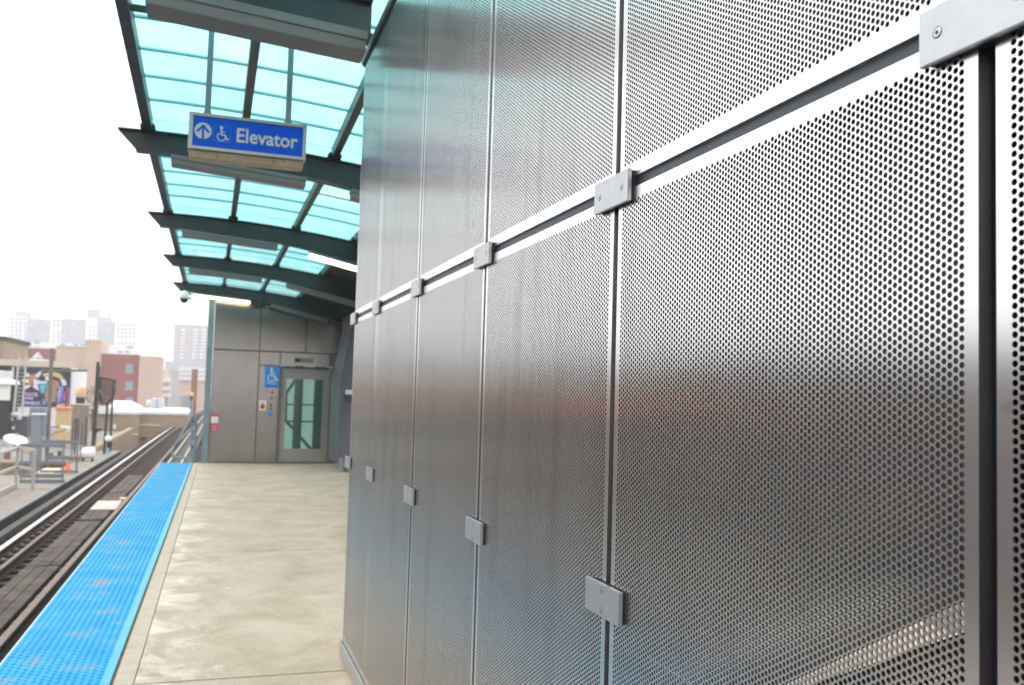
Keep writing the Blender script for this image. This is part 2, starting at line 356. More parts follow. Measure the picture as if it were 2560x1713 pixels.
def frosted(name, col):
    m = bpy.data.materials.new(name); m.use_nodes = True; nt = m.node_tree; N, L = nt.nodes, nt.links
    N.remove(N["Principled BSDF"]); out = N["Material Output"]
    t = N.new("ShaderNodeBsdfTranslucent"); t.inputs[0].default_value = (*col, 1)
    d = N.new("ShaderNodeBsdfDiffuse"); d.inputs[0].default_value = (*col, 1)
    mx = N.new("ShaderNodeMixShader"); mx.inputs[0].default_value = .3; L.new(t.outputs[0], mx.inputs[1]); L.new(d.outputs[0], mx.inputs[2]); L.new(mx.outputs[0], out.inputs[0]); M[name] = m
frosted("shaft_glass", (.60, .76, .70))

# ================================================================== SETTING
GZ = -6.5
struct(MB().add([(-900, -900, GZ), (900, -900, GZ), (900, 900, GZ), (-900, 900, GZ)], [(0, 1, 2, 3)]).build("ground", M["asphalt"]))

# platform with its cast slabs
def edge_l(y): return -1.118 + .0101*y       # platform edge = left side of the tactile strip
STRIP_W = .62
def strip_r(y): return edge_l(y)+STRIP_W
PL = MB()
PL.add([(edge_l(-4), -4, -.14), (5.2, -4, -.14), (5.2, 20.75, -.14), (edge_l(20.5), 20.5, -.14), (edge_l(-4), -4, -.42), (5.2, -4, -.42), (5.2, 20.75, -.42), (edge_l(20.5), 20.5, -.42)],
       [(0, 1, 2, 3), (7, 6, 5, 4), (0, 4, 5, 1), (1, 5, 6, 2), (2, 6, 7, 3), (3, 7, 4, 0)])
platform = struct(PL.build("platform", M["edge_concrete"]))
joints = [-4, -2.4, 1.5, 5.38, 9.5, 13.1, 17.1, 20.74]
for a, b in zip(joints[:-1], joints[1:]):
    m = MB(); g = .006
    x0a, x0b = strip_r(a)+.125, strip_r(b)+.125
    m.add([(x0a, a+g, -.139), (5.2, a+g, -.139), (5.2, b-g, -.139), (x0b, b-g, -.139), (x0a, a+g, 0), (5.2, a+g, 0), (5.2, b-g, 0), (x0b, b-g, 0)],
          [(3, 2, 1, 0), (4, 5, 6, 7), (0, 1, 5, 4), (1, 2, 6, 5), (2, 3, 7, 6), (3, 0, 4, 7)])
    m.build("slab", M["concrete"], platform, bevel=.004)
    m = MB(); x0a, x0b = strip_r(a)+.018, strip_r(b)+.018
    m.add([(x0a, a+g, -.139), (x0a+.103, a+g, -.139), (x0b+.103, b-g, -.139), (x0b, b-g, -.139), (x0a, a+g, -.002), (x0a+.103, a+g, -.002), (x0b+.103, b-g, -.002), (x0b, b-g, -.002)],
          [(3, 2, 1, 0), (4, 5, 6, 7), (0, 1, 5, 4), (1, 2, 6, 5), (2, 3, 7, 6), (3, 0, 4, 7)])
    m.build("edging", M["edge_concrete"], platform, bevel=.003)
m = MB()
m.add([(strip_r(-4)-.01, -4, -.139), (strip_r(-4)+.13, -4, -.139), (strip_r(20.5)+.13, 20.5, -.139), (strip_r(20.5)-.01, 20.5, -.139),
       (strip_r(-4)-.01, -4, -.012), (strip_r(-4)+.13, -4, -.012), (strip_r(20.5)+.13, 20.5, -.012), (strip_r(20.5)-.01, 20.5, -.012)],
      [(3, 2, 1, 0), (4, 5, 6, 7), (0, 1, 5, 4), (1, 2, 6, 5), (2, 3, 7, 6), (3, 0, 4, 7)])
m.build("joint_filler", M["ochre_joint"], platform)
for y in joints[1:-1]: MB().box(strip_r(y)+.13, 5.2, y-.0058, y+.0058, -.139, -.003).build("joint_filler", M["ochre_joint"], platform)

# ------------------------------------------------------------------ tactile strip
ts = thing("tactile_strip", "bright blue tactile warning strip with raised domes along the platform edge", "tactile strip", (edge_l(0)+.31, 0, 0))
def tile_mesh():
    m = MB(); L_ = .604; w = STRIP_W/2
    m.box(-w, w-.045, -L_/2, L_/2, -.139, .004)
    n = 8; p = .0604; nc = 14
    for i in range(nc):
        for j in range(10):
            cx_, cy_ = -w+.022+i*(STRIP_W-.045-.044)/(nc-1), -L_/2+.0162+(.0302 if i % 2 else 0)+j*p
            V = [(cx_+r*math.cos(2*math.pi*k/n), cy_+r*math.sin(2*math.pi*k/n), z) for r, z in ((.0150, .0042), (.0085, .0100)) for k in range(n)]
            m.add(V, [(k, (k+1) % n, n+(k+1) % n, n+k) for k in range(n)]+[tuple(range(n, 2*n))])
    return m.mesh("tile")
TM = tile_mesh()
RM = MB().box(STRIP_W/2-.045, STRIP_W/2, -.302, .302, -.139, .0045).mesh("tile_rim")
MB().add([(edge_l(-1.9)+.002, -1.9, -.139), (strip_r(-1.9)-.002, -1.9, -.139), (strip_r(20.4)-.002, 20.4, -.139), (edge_l(20.4)+.002, 20.4, -.139), (edge_l(-1.9)+.002, -1.9, .0022), (strip_r(-1.9)-.002, -1.9, .0022), (strip_r(20.4)-.002, 20.4, .0022), (edge_l(20.4)+.002, 20.4, .0022)], [(3, 2, 1, 0), (4, 5, 6, 7), (0, 1, 5, 4), (1, 2, 6, 5), (2, 3, 7, 6), (3, 0, 4, 7)]).build("bedding", M["bedding"], ts)
NM = MB().box(-STRIP_W/2-.012, -STRIP_W/2-.0005, -.302, .302, -.16, .002).mesh("tile_nosing")
ang = math.atan(.0101)
for k in range(37):
    y = -1.9+.61*k+.305
    if y > 20.5: break
    t = link("tile", TM, M["tactile_blue"], None, (edge_l(y)+STRIP_W/2, y, 0)); t.rotation_euler.z = -ang; attach(t, ts)
    r_ = link("rim", RM, M["tactile_rim"]); r_.parent = t
    r2_ = link("nosing", NM, M["nosing"]); r2_.parent = t

# ------------------------------------------------------------------ railway track
def xc(y): return -3.215+.0148*y+(.00012*(y-50)**2 if y > 50 else 0)
track = thing("railway_track", "open deck railway track with dark wooden ties curving away past the platform", "railway track", (xc(0), 0, -1.9))
ys = list(np.arange(-4, 50, 6.0))+list(np.arange(50, 150, 5.0))
def sweep(offs, prof, name, mt, y0=-4, y1=150, parent=None, dz=0):
    m = MB(); yy = [y for y in ys if y0 <= y <= y1]; n = len(prof); V = []
    for y in yy: V += [(xc(y)+offs+a, y, b+dz) for a, b in prof]
    F = [(i*n+k, i*n+(k+1) % n, (i+1)*n+(k+1) % n, (i+1)*n+k) for i in range(len(yy)-1) for k in range(n)]
    F += [tuple(range(n)), tuple((len(yy)-1)*n+k for k in range(n))[::-1]]
    m.add(V, F); return m.build(name, mt, parent)
RZ = -1.55
web = [(-.07, -.17), (.07, -.17), (.07, -.155), (.012, -.14), (.012, -.03), (-.012, -.03), (-.012, -.14), (-.07, -.155)]
head = [(-.036, -.032), (.036, -.032), (.038, -.006), (.03, 0), (-.03, 0), (-.038, -.006)]
headw = [(-.05, -.032), (.05, -.032), (.052, -.006), (.045, 0), (-.045, 0), (-.052, -.006)]
for off, hm, hp, lb in ((-.735, "rail_bright", headw, "polished bright running rail"), (.735, "rail_dull", headw, "dull brown running rail beside the platform"), (-.30, "rail_dull", head, "dull inner guard rail")):
    w_ = sweep(off, web, "rail", M["rail_web"], parent=track, dz=RZ); w_["label"] = lb
    sweep(off, hp, "rail_head", M[hm], parent=w_, dz=RZ)
TIE = MB().box(-1.28, 1.28, -.11, .11, -.17, 0).mesh("tie")
k = 0
for y in np.arange(-3, 148, .56):
    t = link("tie", TIE, M["tie_wood"], None, (xc(y)+random.uniform(-.05, .05), float(y), RZ-.171)); t.rotation_euler.z = random.uniform(-.01, .01); attach(t, track)
for b_ in range(3):
    segs = [(-3, 3.2), (3.22, 8.0), (8.02, 13.1), (13.12, 18.2), (18.22, 24.0), (24.02, 30.1), (30.12, 36.2)]
    for i, (a, b) in enumerate(segs):
        a += random.uniform(0, .25) if i else 0
        x0 = -.03+b_*.189; o0 = random.uniform(-.006, .006)
        m = MB(); z1 = RZ-.10+random.uniform(-.006, .006)
        m.add([(xc(y)+x0+o0+dx, y, z) for z in (RZ-.170, z1) for y, dx in ((a, 0), (a, .181), (b, .181), (b, 0))], [(3, 2, 1, 0), (4, 5, 6, 7), (0, 1, 5, 4), (1, 2, 6, 5), (2, 3, 7, 6), (3, 0, 4, 7)])
        m.build("plank", M["plank_wood"], track, bevel=.006)
m = MB().box(-2.82, -2.20, 25.9, 27.8, RZ-.09, RZ-.06); m.build("cover_plate", M["plate_cream"], track)["label"] = "cream cover plate lying between the rails"
m = MB().box(-2.30, -2.12, 28.0, 28.35, RZ-.09, RZ-.03); m.build("wedge", M["tank_tan"], track)
# guard timber between walkway and left rail, fasteners on the ties
sweep(-.735-.42, [(-.09, -.17), (.09, -.17), (.09, -.03), (-.09, -.03)], "guard_timber", M["timber"], y1=52, parent=track, dz=RZ)
FM = MB().box(-.035, .035, -.06, .06, 0, .05).mesh("rail_fastener")
for y in np.arange(8.0, 40, .56):
    f = link("rail_fastener", FM, M["rail_dull"], None, (xc(y)-.58+random.uniform(-.02, .02), float(y), RZ-.170)); attach(f, track)
for off in (-.9, .9):
    sweep(off, [(-.2, -.9), (.2, -.9), (.2, -.36), (-.2, -.36)], "girder", M["iron_dark"], parent=track, dz=RZ)
sweep(0, [(-1.7, -.45), (2.3, -.45), (2.3, -.40), (-1.7, -.40)], "shade_plate", M["iron_dark"], y1=60, parent=track, dz=RZ)  # added black plate, stands in for the shade below ties and platform gap
m = MB()
for y in np.arange(2, 148, 13.0):
    for s_ in (-1, 1): m2 = MB().box(xc(y)+s_*1.0-.2, xc(y)+s_*1.0+.2, y-.2, y+.2, GZ, RZ-.9); m2.build("column", M["iron_dark"], track)

# platform understructure
pu = thing("platform_girder", "dark steel girders under the concrete platform edge", "girder", (-.4, 8, GZ))
MB().add([(edge_l(-4)+.25, -4, -1.2), (edge_l(20.3)+.25, 20.3, -1.2), (edge_l(20.3)+.55, 20.3, -1.2), (edge_l(-4)+.55, -4, -1.2), (edge_l(-4)+.25, -4, -.421), (edge_l(20.3)+.25, 20.3, -.421), (edge_l(20.3)+.55, 20.3, -.421), (edge_l(-4)+.55, -4, -.421)],
         [(0, 1, 2, 3), (7, 6, 5, 4), (0, 4, 5, 1), (1, 5, 6, 2), (2, 6, 7, 3), (3, 7, 4, 0)]).build("girder", M["iron_dark"], pu)
MB().box(2.5, 2.9, -4, 20.3, -1.2, -.421).build("girder", M["iron_dark"], pu)
for y in (1, 8, 15): 
    MB().box(-.65, -.35, y-.15, y+.15, GZ, -1.2).build("column", M["iron_dark"], pu); MB().box(2.55, 2.85, y-.15, y+.15, GZ, -1.2).build("column", M["iron_dark"], pu)

# ------------------------------------------------------------------ far walkway left of the track
ZW = -1.65
def xw(y): return -4.99+.0177*y
wk = thing("walkway", "pale concrete walkway across the track with dark steel edge channel", "walkway", (-6, 22, ZW))
m = MB(); a, b = -4, 49.5
m.add([(xw(a)-.06, a, ZW-.2), (-8.2, a, ZW-.2), (-8.2, 36, ZW-.2), (-5.3, 36, ZW-.2), (-5.3, b, ZW-.2), (xw(b)-.06, b, ZW-.2)]+[(xw(a)-.06, a, ZW), (-8.2, a, ZW), (-8.2, 36, ZW), (-5.3, 36, ZW), (-5.3, b, ZW), (xw(b)-.06, b, ZW)],
      [(0, 1, 2, 3, 4, 5), (11, 10, 9, 8, 7, 6)]+[(k, 6+k, 6+(k+1) % 6, (k+1) % 6) for k in range(6)])
m.build("deck", M["walk_concrete"], wk)
def along(x_off, w, z0, z1, name, mt, par, a=-4, b=49.6):
    m = MB(); m.add([(xw(y)+x_off+dx, y, z) for z in (z0, z1) for y, dx in ((a, 0), (a, w), (b, w), (b, 0))], [(3, 2, 1, 0), (4, 5, 6, 7), (0, 1, 5, 4), (1, 2, 6, 5), (2, 3, 7, 6), (3, 0, 4, 7)])
    return m.build(name, mt, par)
along(-.055, .06, ZW-.04, ZW+.012, "edge_angle", M["galv"], wk)
along(-.05, .04, ZW-.30, ZW-.041, "edge_channel", M["iron_dark"], wk)
along(-.02, .05, ZW-.20, ZW-.17, "edge_flange", M["dark_steel"], wk)
for y in (4, 16, 28, 40): MB().box(-5.6, -5.3, y-.15, y+.15, GZ, ZW-.2).build("column", M["iron_dark"], wk)

def post_rail(name, label, pts, zb, h, mt, rails=(1.0, .5), s=.06, group=None, posts=None):
    t = thing(name, label, "railing", (pts[0][0], pts[0][1], zb), group)
    for i, p in enumerate(posts or pts):
        MB().box(p[0]-s/2, p[0]+s/2, p[1]-s/2, p[1]+s/2, zb, zb+h).build("post", mt, t)
    for f in rails:
        for i in range(len(pts)-1):
            a, b = pts[i], pts[i+1]
            MB().bar((a[0], a[1], zb+h*f+.001), (b[0], b[1], zb+h*f+.001), s*.8, s*.9).build("rail", mt, t)
    return t
rl = post_rail("platform_railing", "pale grey pipe railing at the corner of the far walkway", [(-5.75, 8), (-5.66, 20), (-5.60, 31.8), (-4.98, 30.9)], ZW, 1.24, M["railing_cream"], (.99, .52), .09, posts=[(-5.74, 10), (-5.7, 14), (-5.68, 18), (-5.66, 22), (-5.64, 26), (-5.62, 29.2), (-5.60, 31.8), (-4.98, 30.9)])
MB().bar((-5.75, 8, ZW+.07), (-5.60, 31.8, ZW+.07), .06, .14).build("kerb_plate", M["railing_cream"], rl)
g1 = thing("barrier_frame", "blue grey steel barrier frame with wide plates behind the pale railing", "barrier", (-4.8, 33.3, ZW), "steel barriers on the far walkway")
Yb = 33.3
def frame_px(par, mt, Y, rects, name="bar", th=.08):
    for (x0, y0, x1, y1) in rects:
        a = at(x0, y1, Y); b = at(x1, y0, Y)
        MB().box(a.x, b.x, Y-th/2, Y+th/2, a.z, b.z).build(name, mt, par); Y += .003
frame_px(g1, M["railing_blue"], Yb, [(50, 1110, 164, 1118), (50, 1153, 164, 1160), (49, 1186, 160, 1195), (49, 1199, 162, 1207), (49, 1112, 58, 1218), (91, 1112, 99, 1207), (153, 1112, 162, 1207)])
frame_px(g1, M["iron_dark"], Yb+.1, [(52, 1208, 158, 1220)], "base_plate", .1)
g2 = thing("barrier_frame", "second blue grey barrier frame nearer the utility poles", "barrier", (-4.7, 37, ZW), "steel barriers on the far walkway")
frame_px(g2, M["railing_blue"], 37.0, [(103, 1101, 198, 1109), (112, 1140, 190, 1150), (100, 1176, 196, 1181), (100, 1101, 106, 1182), (188, 1101, 197, 1182)])
m = MB().box(at(90, 1190, 37.6).x, at(205, 1190, 37.6).x, 37.3, 39.5, at(90, 1197, 37.6).z, at(90, 1181, 37.6).z); m.build("step", M["band_pale"], g2)
c0 = at(169, 1174, 36.5)
tc = thing("traffic_cone", "small orange cone on the far walkway beside the barrier", "cone", tuple(c0))
MB().box(c0.x-.13, c0.x+.13, c0.y-.13, c0.y+.13, c0.z, c0.z+.03).build("base", M["orange_cone"], tc)
MB().lathe((c0.x, c0.y, c0.z+.03), [(.10, 0), (.035, .20), (.03, .205)], 12).build("cone", M["orange_cone"], tc, True)

# footwalk and gate past the platform end
fwk = thing("footwalk", "narrow plank footwalk with two pale edge rails past the platform end", "footwalk", (-1.1, 30, -1.0))
def fx(y): return -1.58+.0128*y
m = MB(); m.add([(fx(y)+dx, y, z) for z in (-1.06, -1.0) for y, dx in ((21, 0), (21, .62), (95, .62), (95, 0))], [(3, 2, 1, 0), (4, 5, 6, 7), (0, 1, 5, 4), (1, 2, 6, 5), (2, 3, 7, 6), (3, 0, 4, 7)]); m.build("deck", M["plank_wood"], fwk)
for o_ in (-.05, .36):
    MB().bar((fx(21)+o_, 21, -.93), (fx(95)+o_, 95, -.93), .045, .10).build("edge_rail", M["pale_rail"], fwk)
for y in (24, 40, 56, 72, 88): MB().box(fx(y)+.2, fx(y)+.4, y-.1, y+.1, GZ, -1.06).build("column", M["iron_dark"], fwk)
gt = thing("end_gate", "blue grey pipe gate with slanted edge at the platform end", "gate", (-.29, 20.9, -.14))
for a, b in (((-.335, .09), (-.335, 1.0)), ((-.335, 1.0), (-.70, .28)), ((-.70, .28), (-.70, .10)), ((-.70, .10), (-.335, .09))):
    MB().tube([(a[0], 20.9, a[1]), (b[0], 20.9, b[1])], .024, 10).build("frame_pipe", M["post_blue"], gt, True)
MB().tube([(-.265, 20.9, -.14), (-.265, 20.9, 1.02)], .032, 10).build("post", M["post_blue"], gt, True)
for z in (.3, .85): MB().box(-.34, -.26, 20.88, 20.92, z, z+.05).build("hinge", M["dark_steel"], gt)
MB().box(-.92, 5.2, 20.52, 21.2, -.45, -.142).build("end_beam", M["edge_concrete"], platform)

# ------------------------------------------------------------------ perforated steel wall
WX = .827; JZ0, JZ1, ZT = 2.058, 2.0825, 3.665
P_, CP, HR, TH = .0105, .0105*math.sqrt(3)/2, .0039, .0022
def perforated(width, z0, z1, r0, r1, mleft):
    "steel sheet in the YZ plane (x=0 is the face, y from 0 to width); round holes in staggered rows, drilled through"
    ncol = int(round((width-2*mleft)/CP))+1; y_first = (width-(ncol-1)*CP)/2
    nrow = int((r1-r0)/P_)
    V, F = [], []; quads = []
    ang12 = [math.pi/6*k for k in range(12)]
    ring = np.array([(0, HR*math.cos(a), HR*math.sin(a)) for a in ang12]); ringb = ring+np.array([TH, 0, 0])
    cor = np.array([(0, CP/2, P_/2), (0, -CP/2, P_/2), (0, -CP/2, -P_/2), (0, CP/2, -P_/2)])
    unit = np.vstack([ring, ringb, cor])          # 12+12+4
    f = []
    for c in range(4):
        for j in range(3): f.append((24+c, (3*c+j+1) % 12, (3*c+j) % 12))
        f.append((24+c, 24+(c+1) % 4, (3*(c+1)) % 12))
    for k in range(12):
        k2 = (k+1) % 12; f.append((k, k2, 12+k2)); f.append((k, 12+k2, 12+k))
    f = np.array(f, dtype=np.int64)
    cen = []
    for i in range(ncol):
        off = (i % 2)*P_/2
        nr = nrow if i % 2 == 0 else nrow-1
        zs = r0+off+np.arange(nr+1)*P_
        cen.append(np.stack([np.zeros(nr+1), np.full(nr+1, y_first+i*CP), zs], 1))
        ya, yb = y_first+(i-.5)*CP, y_first+(i+.5)*CP
        quads.append((ya, yb, z0, zs[0]-P_/2)); quads.append((ya, yb, zs[-1]+P_/2, z1))
    quads.append((0, y_first-.5*CP, z0, z1)); quads.append((y_first+(ncol-.5)*CP, width, z0, z1))
    cen = np.concatenate(cen); n = len(cen)
    allv = (cen[:, None, :]+unit[None]).reshape(-1, 3)
    allf = (f[None]+(np.arange(n)*28)[:, None, None]).reshape(-1, 3)
    qv, qf = [], []; base = len(allv)
    for (a, b, c, d) in quads:
        s = base+len(qv); qv += [(0, a, c), (0, b, c), (0, b, d), (0, a, d)]; qf += [(s, s+2, s+1), (s, s+3, s+2)]
    # folded edges
    for (a, c, b, d) in ((0, z0, width, z0), (width, z0, width, z1), (width, z1, 0, z1), (0, z1, 0, z0)):
        s = base+len(qv); qv += [(0, a, c), (0, b, d), (.02, b, d), (.02, a, c)]; qf += [(s, s+1, s+2), (s, s+2, s+3)]
    allv = np.vstack([allv, np.array(qv)]); allf = np.vstack([allf, np.array(qf)])
    me = bpy.data.meshes.new("panel")
    me.vertices.add(len(allv)); me.vertices.foreach_set("co", allv.ravel().astype(np.float32))
    me.loops.add(len(allf)*3); me.loops.foreach_set("vertex_index", allf.ravel().astype(np.int32))
    me.polygons.add(len(allf)); me.polygons.foreach_set("loop_start", np.arange(0, len(allf)*3, 3, dtype=np.int32))
    me.update(calc_edges=True); me.validate(); me.shade_flat(); return me
wall = thing("perforated_wall", "tall wall of perforated brushed stainless steel panels beside the platform", "wall", (WX, 2.5, 0))
GAP = .024; PW = 1-GAP
low = perforated(PW, .115, JZ0, .150, 2.030, .026); upm = perforated(PW, JZ1, ZT, 2.1165, 3.635, .026)
lowE = perforated(.80, .115, JZ0, .150, 2.030, .026); upE = perforated(.80, JZ1, ZT, 2.1165, 3.635, .026)
Y0 = .799
JO = [Y0+n for n in range(-2, 5)]
for i, y in enumerate(JO):
    last = i == len(JO)-1
    for me in ((lowE, upE) if last else (low, upm)):
        o = link("panel", me, M["panel_steel"], None, (WX+random.uniform(-.0012, .0012), y+GAP/2, 0)); attach(o, wall)
for y in JO+[5.62]:
    MB().box(WX+.018, WX+.06, y-.03, min(y+.03, 5.63), .02, ZT).build("mullion", M["gap_dark"], wall)
MB().box(WX+.008, WX+.050, -1.2, 5.56, 2.045, 2.095).build("transom", M["slate"], wall)
MB().box(WX+.014, WX+.046, -1.2, 5.56, 2.018, 2.128).build("transom_flange", M["gap_dark"], wall)
MB().box(WX-.012, WX+.03, -1.22, 5.64, .02, .105).build("baseboard", M["clip_steel"], wall, bevel=.003)
MB().box(WX+.0, WX+.05, -1.22, 5.62, -.0, .019).build("base_gasket", M["ochre_joint"], wall)
MB().box(WX-.018, WX+.12, -1.22, 5.64, ZT+.004, ZT+.045).build("head_trim", M["trim_brown"], wall)
MB().box(WX-.008, WX+.02, -1.22, 5.63, ZT-.012, ZT+.003).build("head_gasket", M["black_gap"], wall)
# sheet behind the holes, with an open slanting slot where daylight from the stair side comes through
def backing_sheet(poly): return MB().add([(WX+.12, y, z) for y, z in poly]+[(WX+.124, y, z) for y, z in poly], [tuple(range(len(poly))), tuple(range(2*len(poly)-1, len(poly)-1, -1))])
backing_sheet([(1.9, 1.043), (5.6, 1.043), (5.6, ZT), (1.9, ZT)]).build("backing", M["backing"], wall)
backing_sheet([(1.9, .02), (5.6, .02), (5.6, 1.042), (1.9, 1.042)]).build("interior_shade_sheet", M["gap_dark"], wall)  # near-black sheet stands in for the unlit interior behind the lower holes
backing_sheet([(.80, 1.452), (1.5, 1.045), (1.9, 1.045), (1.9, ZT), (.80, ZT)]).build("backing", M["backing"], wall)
backing_sheet([(.80, .02), (1.9, .02), (1.9, 1.040), (1.5, 1.040), (.80, 1.400)]).build("interior_shade_sheet", M["gap_dark"], wall)
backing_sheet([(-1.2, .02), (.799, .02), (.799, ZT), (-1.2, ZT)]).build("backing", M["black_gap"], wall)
MB().box(WX, WX+.15, 5.60, 5.606, .02, ZT).build("end_plate", M["clip_steel"], wall)
# clip plates over the joints
SCR = None
def clip(y, z, vertical):
    o = MB().box(WX-.017, WX-.008, y-.088, y+.088, z-.0345, z+.0345).build("clip_plate", M["clip_steel"], wall, bevel=.0012)
    MB().box(WX-.0079, WX+.03, y-.084, y+.084, z-.0315, z+.0315).build("clip_spacer", M["black_gap"], o)
    for s in (-1, 1):
        yy, zz = (y, z+s*.0205) if vertical else (y+s*.0575, z)
        MB().lathe((WX-.0169, yy, zz), [(.0062, 0), (.0062, .0006), (.0052, .0010), (.0024, .0010), (.0022, .0002)], 14, 'x').build("screw", M["clip_steel"], o, False)
        MB().lathe((WX-.0172, yy, zz), [(.0023, 0), (.0023, .0010)], 6, 'x').build("screw_socket", M["black_gap"], o)
        MB().lathe((WX-.01695, yy, zz), [(.0074, 0), (.0074, .0003), (.0063, .00031), (.0063, 0)], 18, 'x').build("screw_seat", M["slate"], o)
for y in JO[1:]+[5.60]:
    clip(y, 2.0625, False); clip(y, 1.183, True)

# ------------------------------------------------------------------ canopy
BY = [5.25, 8.45, 12.38, 16.27, 20.50, 24.3]; RAISE = [.13, 0, 0, 0, 0, 0]
BY = [2.0]+BY; RAISE = [.20]+RAISE
def ctop(x): return 3.825-(x+.55)**2/30
def cbot(x): return 3.665-(x+.70)**2/23
XE = -.62; XG = 1.76
cn = thing("platform_canopy", "curved teal glass canopy on dark steel ribs over the platform", "canopy", (.5, 11, 0))
for i, (y, dz) in enumerate(zip(BY, RAISE)):
    if i == len(BY)-1: continue          # the last bay runs on over the elevator roof
    xr = .80 if i < 2 else 3.3
    N_ = 14
    top = [(-.86+(xr+.86)*k/N_) for k in range(N_+1)]; bot = [(-.71+(xr+.71)*k/N_) for k in range(N_+1)]
    poly = [(x, ctop(x)+dz) for x in top]+[(x, cbot(x)+dz) for x in reversed(bot)]
    bo = MB().prism_y(poly, y-.012, y+.012).build("beam", M["beam_paint"], cn)
    fl = [(x, cbot(x)+dz+.012) for x in bot]+[(x, cbot(x)+dz) for x in reversed(bot)]
    MB().prism_y([(a, b-.0125) for a, b in fl], y-.075, y+.075).build("bottom_flange", M["beam_paint"], bo)
    fl = [(x, ctop(x)+dz+.0125) for x in top]+[(x, ctop(x)+dz+.001) for x in reversed(top)]
    MB().prism_y(fl, y-.06, y+.06).build("top_flange", M["beam_paint"], bo)
PX = [XE, .18, .99, XG+.03]
def zat(i, y, x):
    a, b = BY[i], BY[i+1]; f = (y-a)/(b-a)
    return ctop(x)+RAISE[i]*(1-f)+RAISE[i+1]*f
for i in range(len(BY)-1):
    a, b = BY[i]+.062, BY[i+1]-.062
    for j, x in enumerate(PX):
        if i == 0 and x > .8: continue
        if i == 1 and x > .9: a2 = 5.75
        else: a2 = a
        w, h = ((.075, .11) if j == 0 else (.062, .10))
        MB().bar((x, a2, zat(i, a2, x)+.055), (x, b, zat(i, b, x)+.055), w, h).build("purlin", M["dark_steel"], cn)
        for yy in (a2, b):
            MB().box(x-.06, x+.06, yy-.05, yy+.05, zat(i, yy, x)+.0135, zat(i, yy, x)+.045).build("purlin_shoe", M["black_gap"], cn)
    n = 6 if i else 5
    xs_ = PX if i else [XE, .18, .82]
    gp = .006
    for k in range(n):
        ya = BY[i]+(BY[i+1]-BY[i])*k/n+gp; yb = BY[i]+(BY[i+1]-BY[i])*(k+1)/n-gp
        for j in range(len(xs_)-1):
            x0, x1 = xs_[j]-(.04 if j == 0 else -.004), xs_[j+1]-(.004 if j < len(xs_)-2 else -.02)
            V = []; q = 4
            for s in range(q+1):
                x = x0+(x1-x0)*s/q
                V += [(x, ya, zat(i, ya, x)+.115), (x, yb, zat(i, yb, x)+.115)]
            F = [(2*s, 2*s+2, 2*s+3, 2*s+1) for s in range(q)]
            V += [(a_, b_, c_+.012) for a_, b_, c_ in V]; o_ = 2*(q+1)
            F += [tuple(o_+t for t in f_[::-1]) for f_ in F[:q]]+[(0, 1, o_+1, o_), (2*q, o_+2*q, o_+2*q+1, 2*q+1)]+[(2*s, o_+2*s, o_+2*s+2, 2*s+2) for s in range(q)]+[(2*s+1, 2*s+3, o_+2*s+3, o_+2*s+1) for s in range(q)]
            MB().add(V, F).build("glass_pane", M["canopy_glass"], cn)
        if k:
            yl = ya-gp; m = MB()
            pr = [(x, zat(i, yl, x)+.135) for x in np.linspace(xs_[0]-.04, xs_[-1]+.02, 9)]+[(x, zat(i, yl, x)+.108) for x in np.linspace(xs_[-1]+.02, xs_[0]-.04, 9)]
            m.prism_y(pr, yl-.0055, yl+.0055).build("glazing_bar", M["bar_teal"], cn)
# closed dark roof on the inner side
m = MB(); xs_ = np.linspace(XG+.07, 4.4, 8)
m.prism_y([(x, ctop(x)+.10) for x in xs_]+[(x, ctop(x)+.03) for x in xs_[::-1]], 7.2, 23.0).build("roof_panel", M["black_gap"], cn)
MB().prism_y([(3.0, 3.45), (3.4, 3.42), (3.4, 2.9), (3.0, 2.9)], 9.0, 22.0).build("gutter", M["dark_steel"], cn)
for y in (12.38, 16.27, 20.9): MB().box(3.1, 3.3, y-.1, y+.1, 0, 3.35).build("column", M["dark_steel"], cn)
MB().box(3.05, 3.25, 8.3, 8.6, 0, 3.4).build("column", M["dark_steel"], cn)
MB().box(.86, .98, 5.15, 5.35, .0, 3.70).build("column", M["dark_steel"], cn)
MB().box(.86, .98, 1.9, 2.1, .0, 3.78).build("column", M["dark_steel"], cn)

# ------------------------------------------------------------------ light fixtures under the ribs
def fixture(y, x0, x1, zoff, lit, label, h=.085, d=.17):
    z = lambda x: cbot(x)-.013+zoff
    xm = (x0+x1)/2; t = thing("light_fixture", label, "light fixture", (xm, y, z(xm)), "light fixtures under the canopy ribs")
    za, zb = z(x0), z(x1)
    def slab(dx, y0, y1, o0, o1, name, mt, par):
        m = MB(); m.add([(x0+dx, y0, za-o1), (x1-dx, y0, zb-o1), (x1-dx, y1, zb-o1), (x0+dx, y1, za-o1), (x0+dx, y0, za-o0), (x1-dx, y0, zb-o0), (x1-dx, y1, zb-o0), (x0+dx, y1, za-o0)],
              [(3, 2, 1, 0), (4, 5, 6, 7), (0, 1, 5, 4), (1, 2, 6, 5), (2, 3, 7, 6), (3, 0, 4, 7)]); return m.build(name, mt, par, bevel=.004)
    slab(0, y-d*.5, y+d*.5, .018, .018+h*.45, "housing", M["fixture_grey"], t)
    slab(.04, y-.03, y+.03, -.005, .0178, "mounting_rail", M["dark_steel"], t)
    slab(.006, y-d*.47, y+d*.47, .0185+h*.45, .0185+h, "lens", M["lens_lit" if lit else "lens_off"], t)
    return t
fixture(5.20, -.43, .76, .13, False, "large grey fixture nearest the camera, under the first canopy rib", .12, .22)
fixture(8.40, -.42, .74, 0, False, "unlit grey fixture directly behind the hanging elevator sign")
fixture(8.40, 1.15, 2.3, 0, False, "short visible end of an unlit fixture beside the steel wall edge")
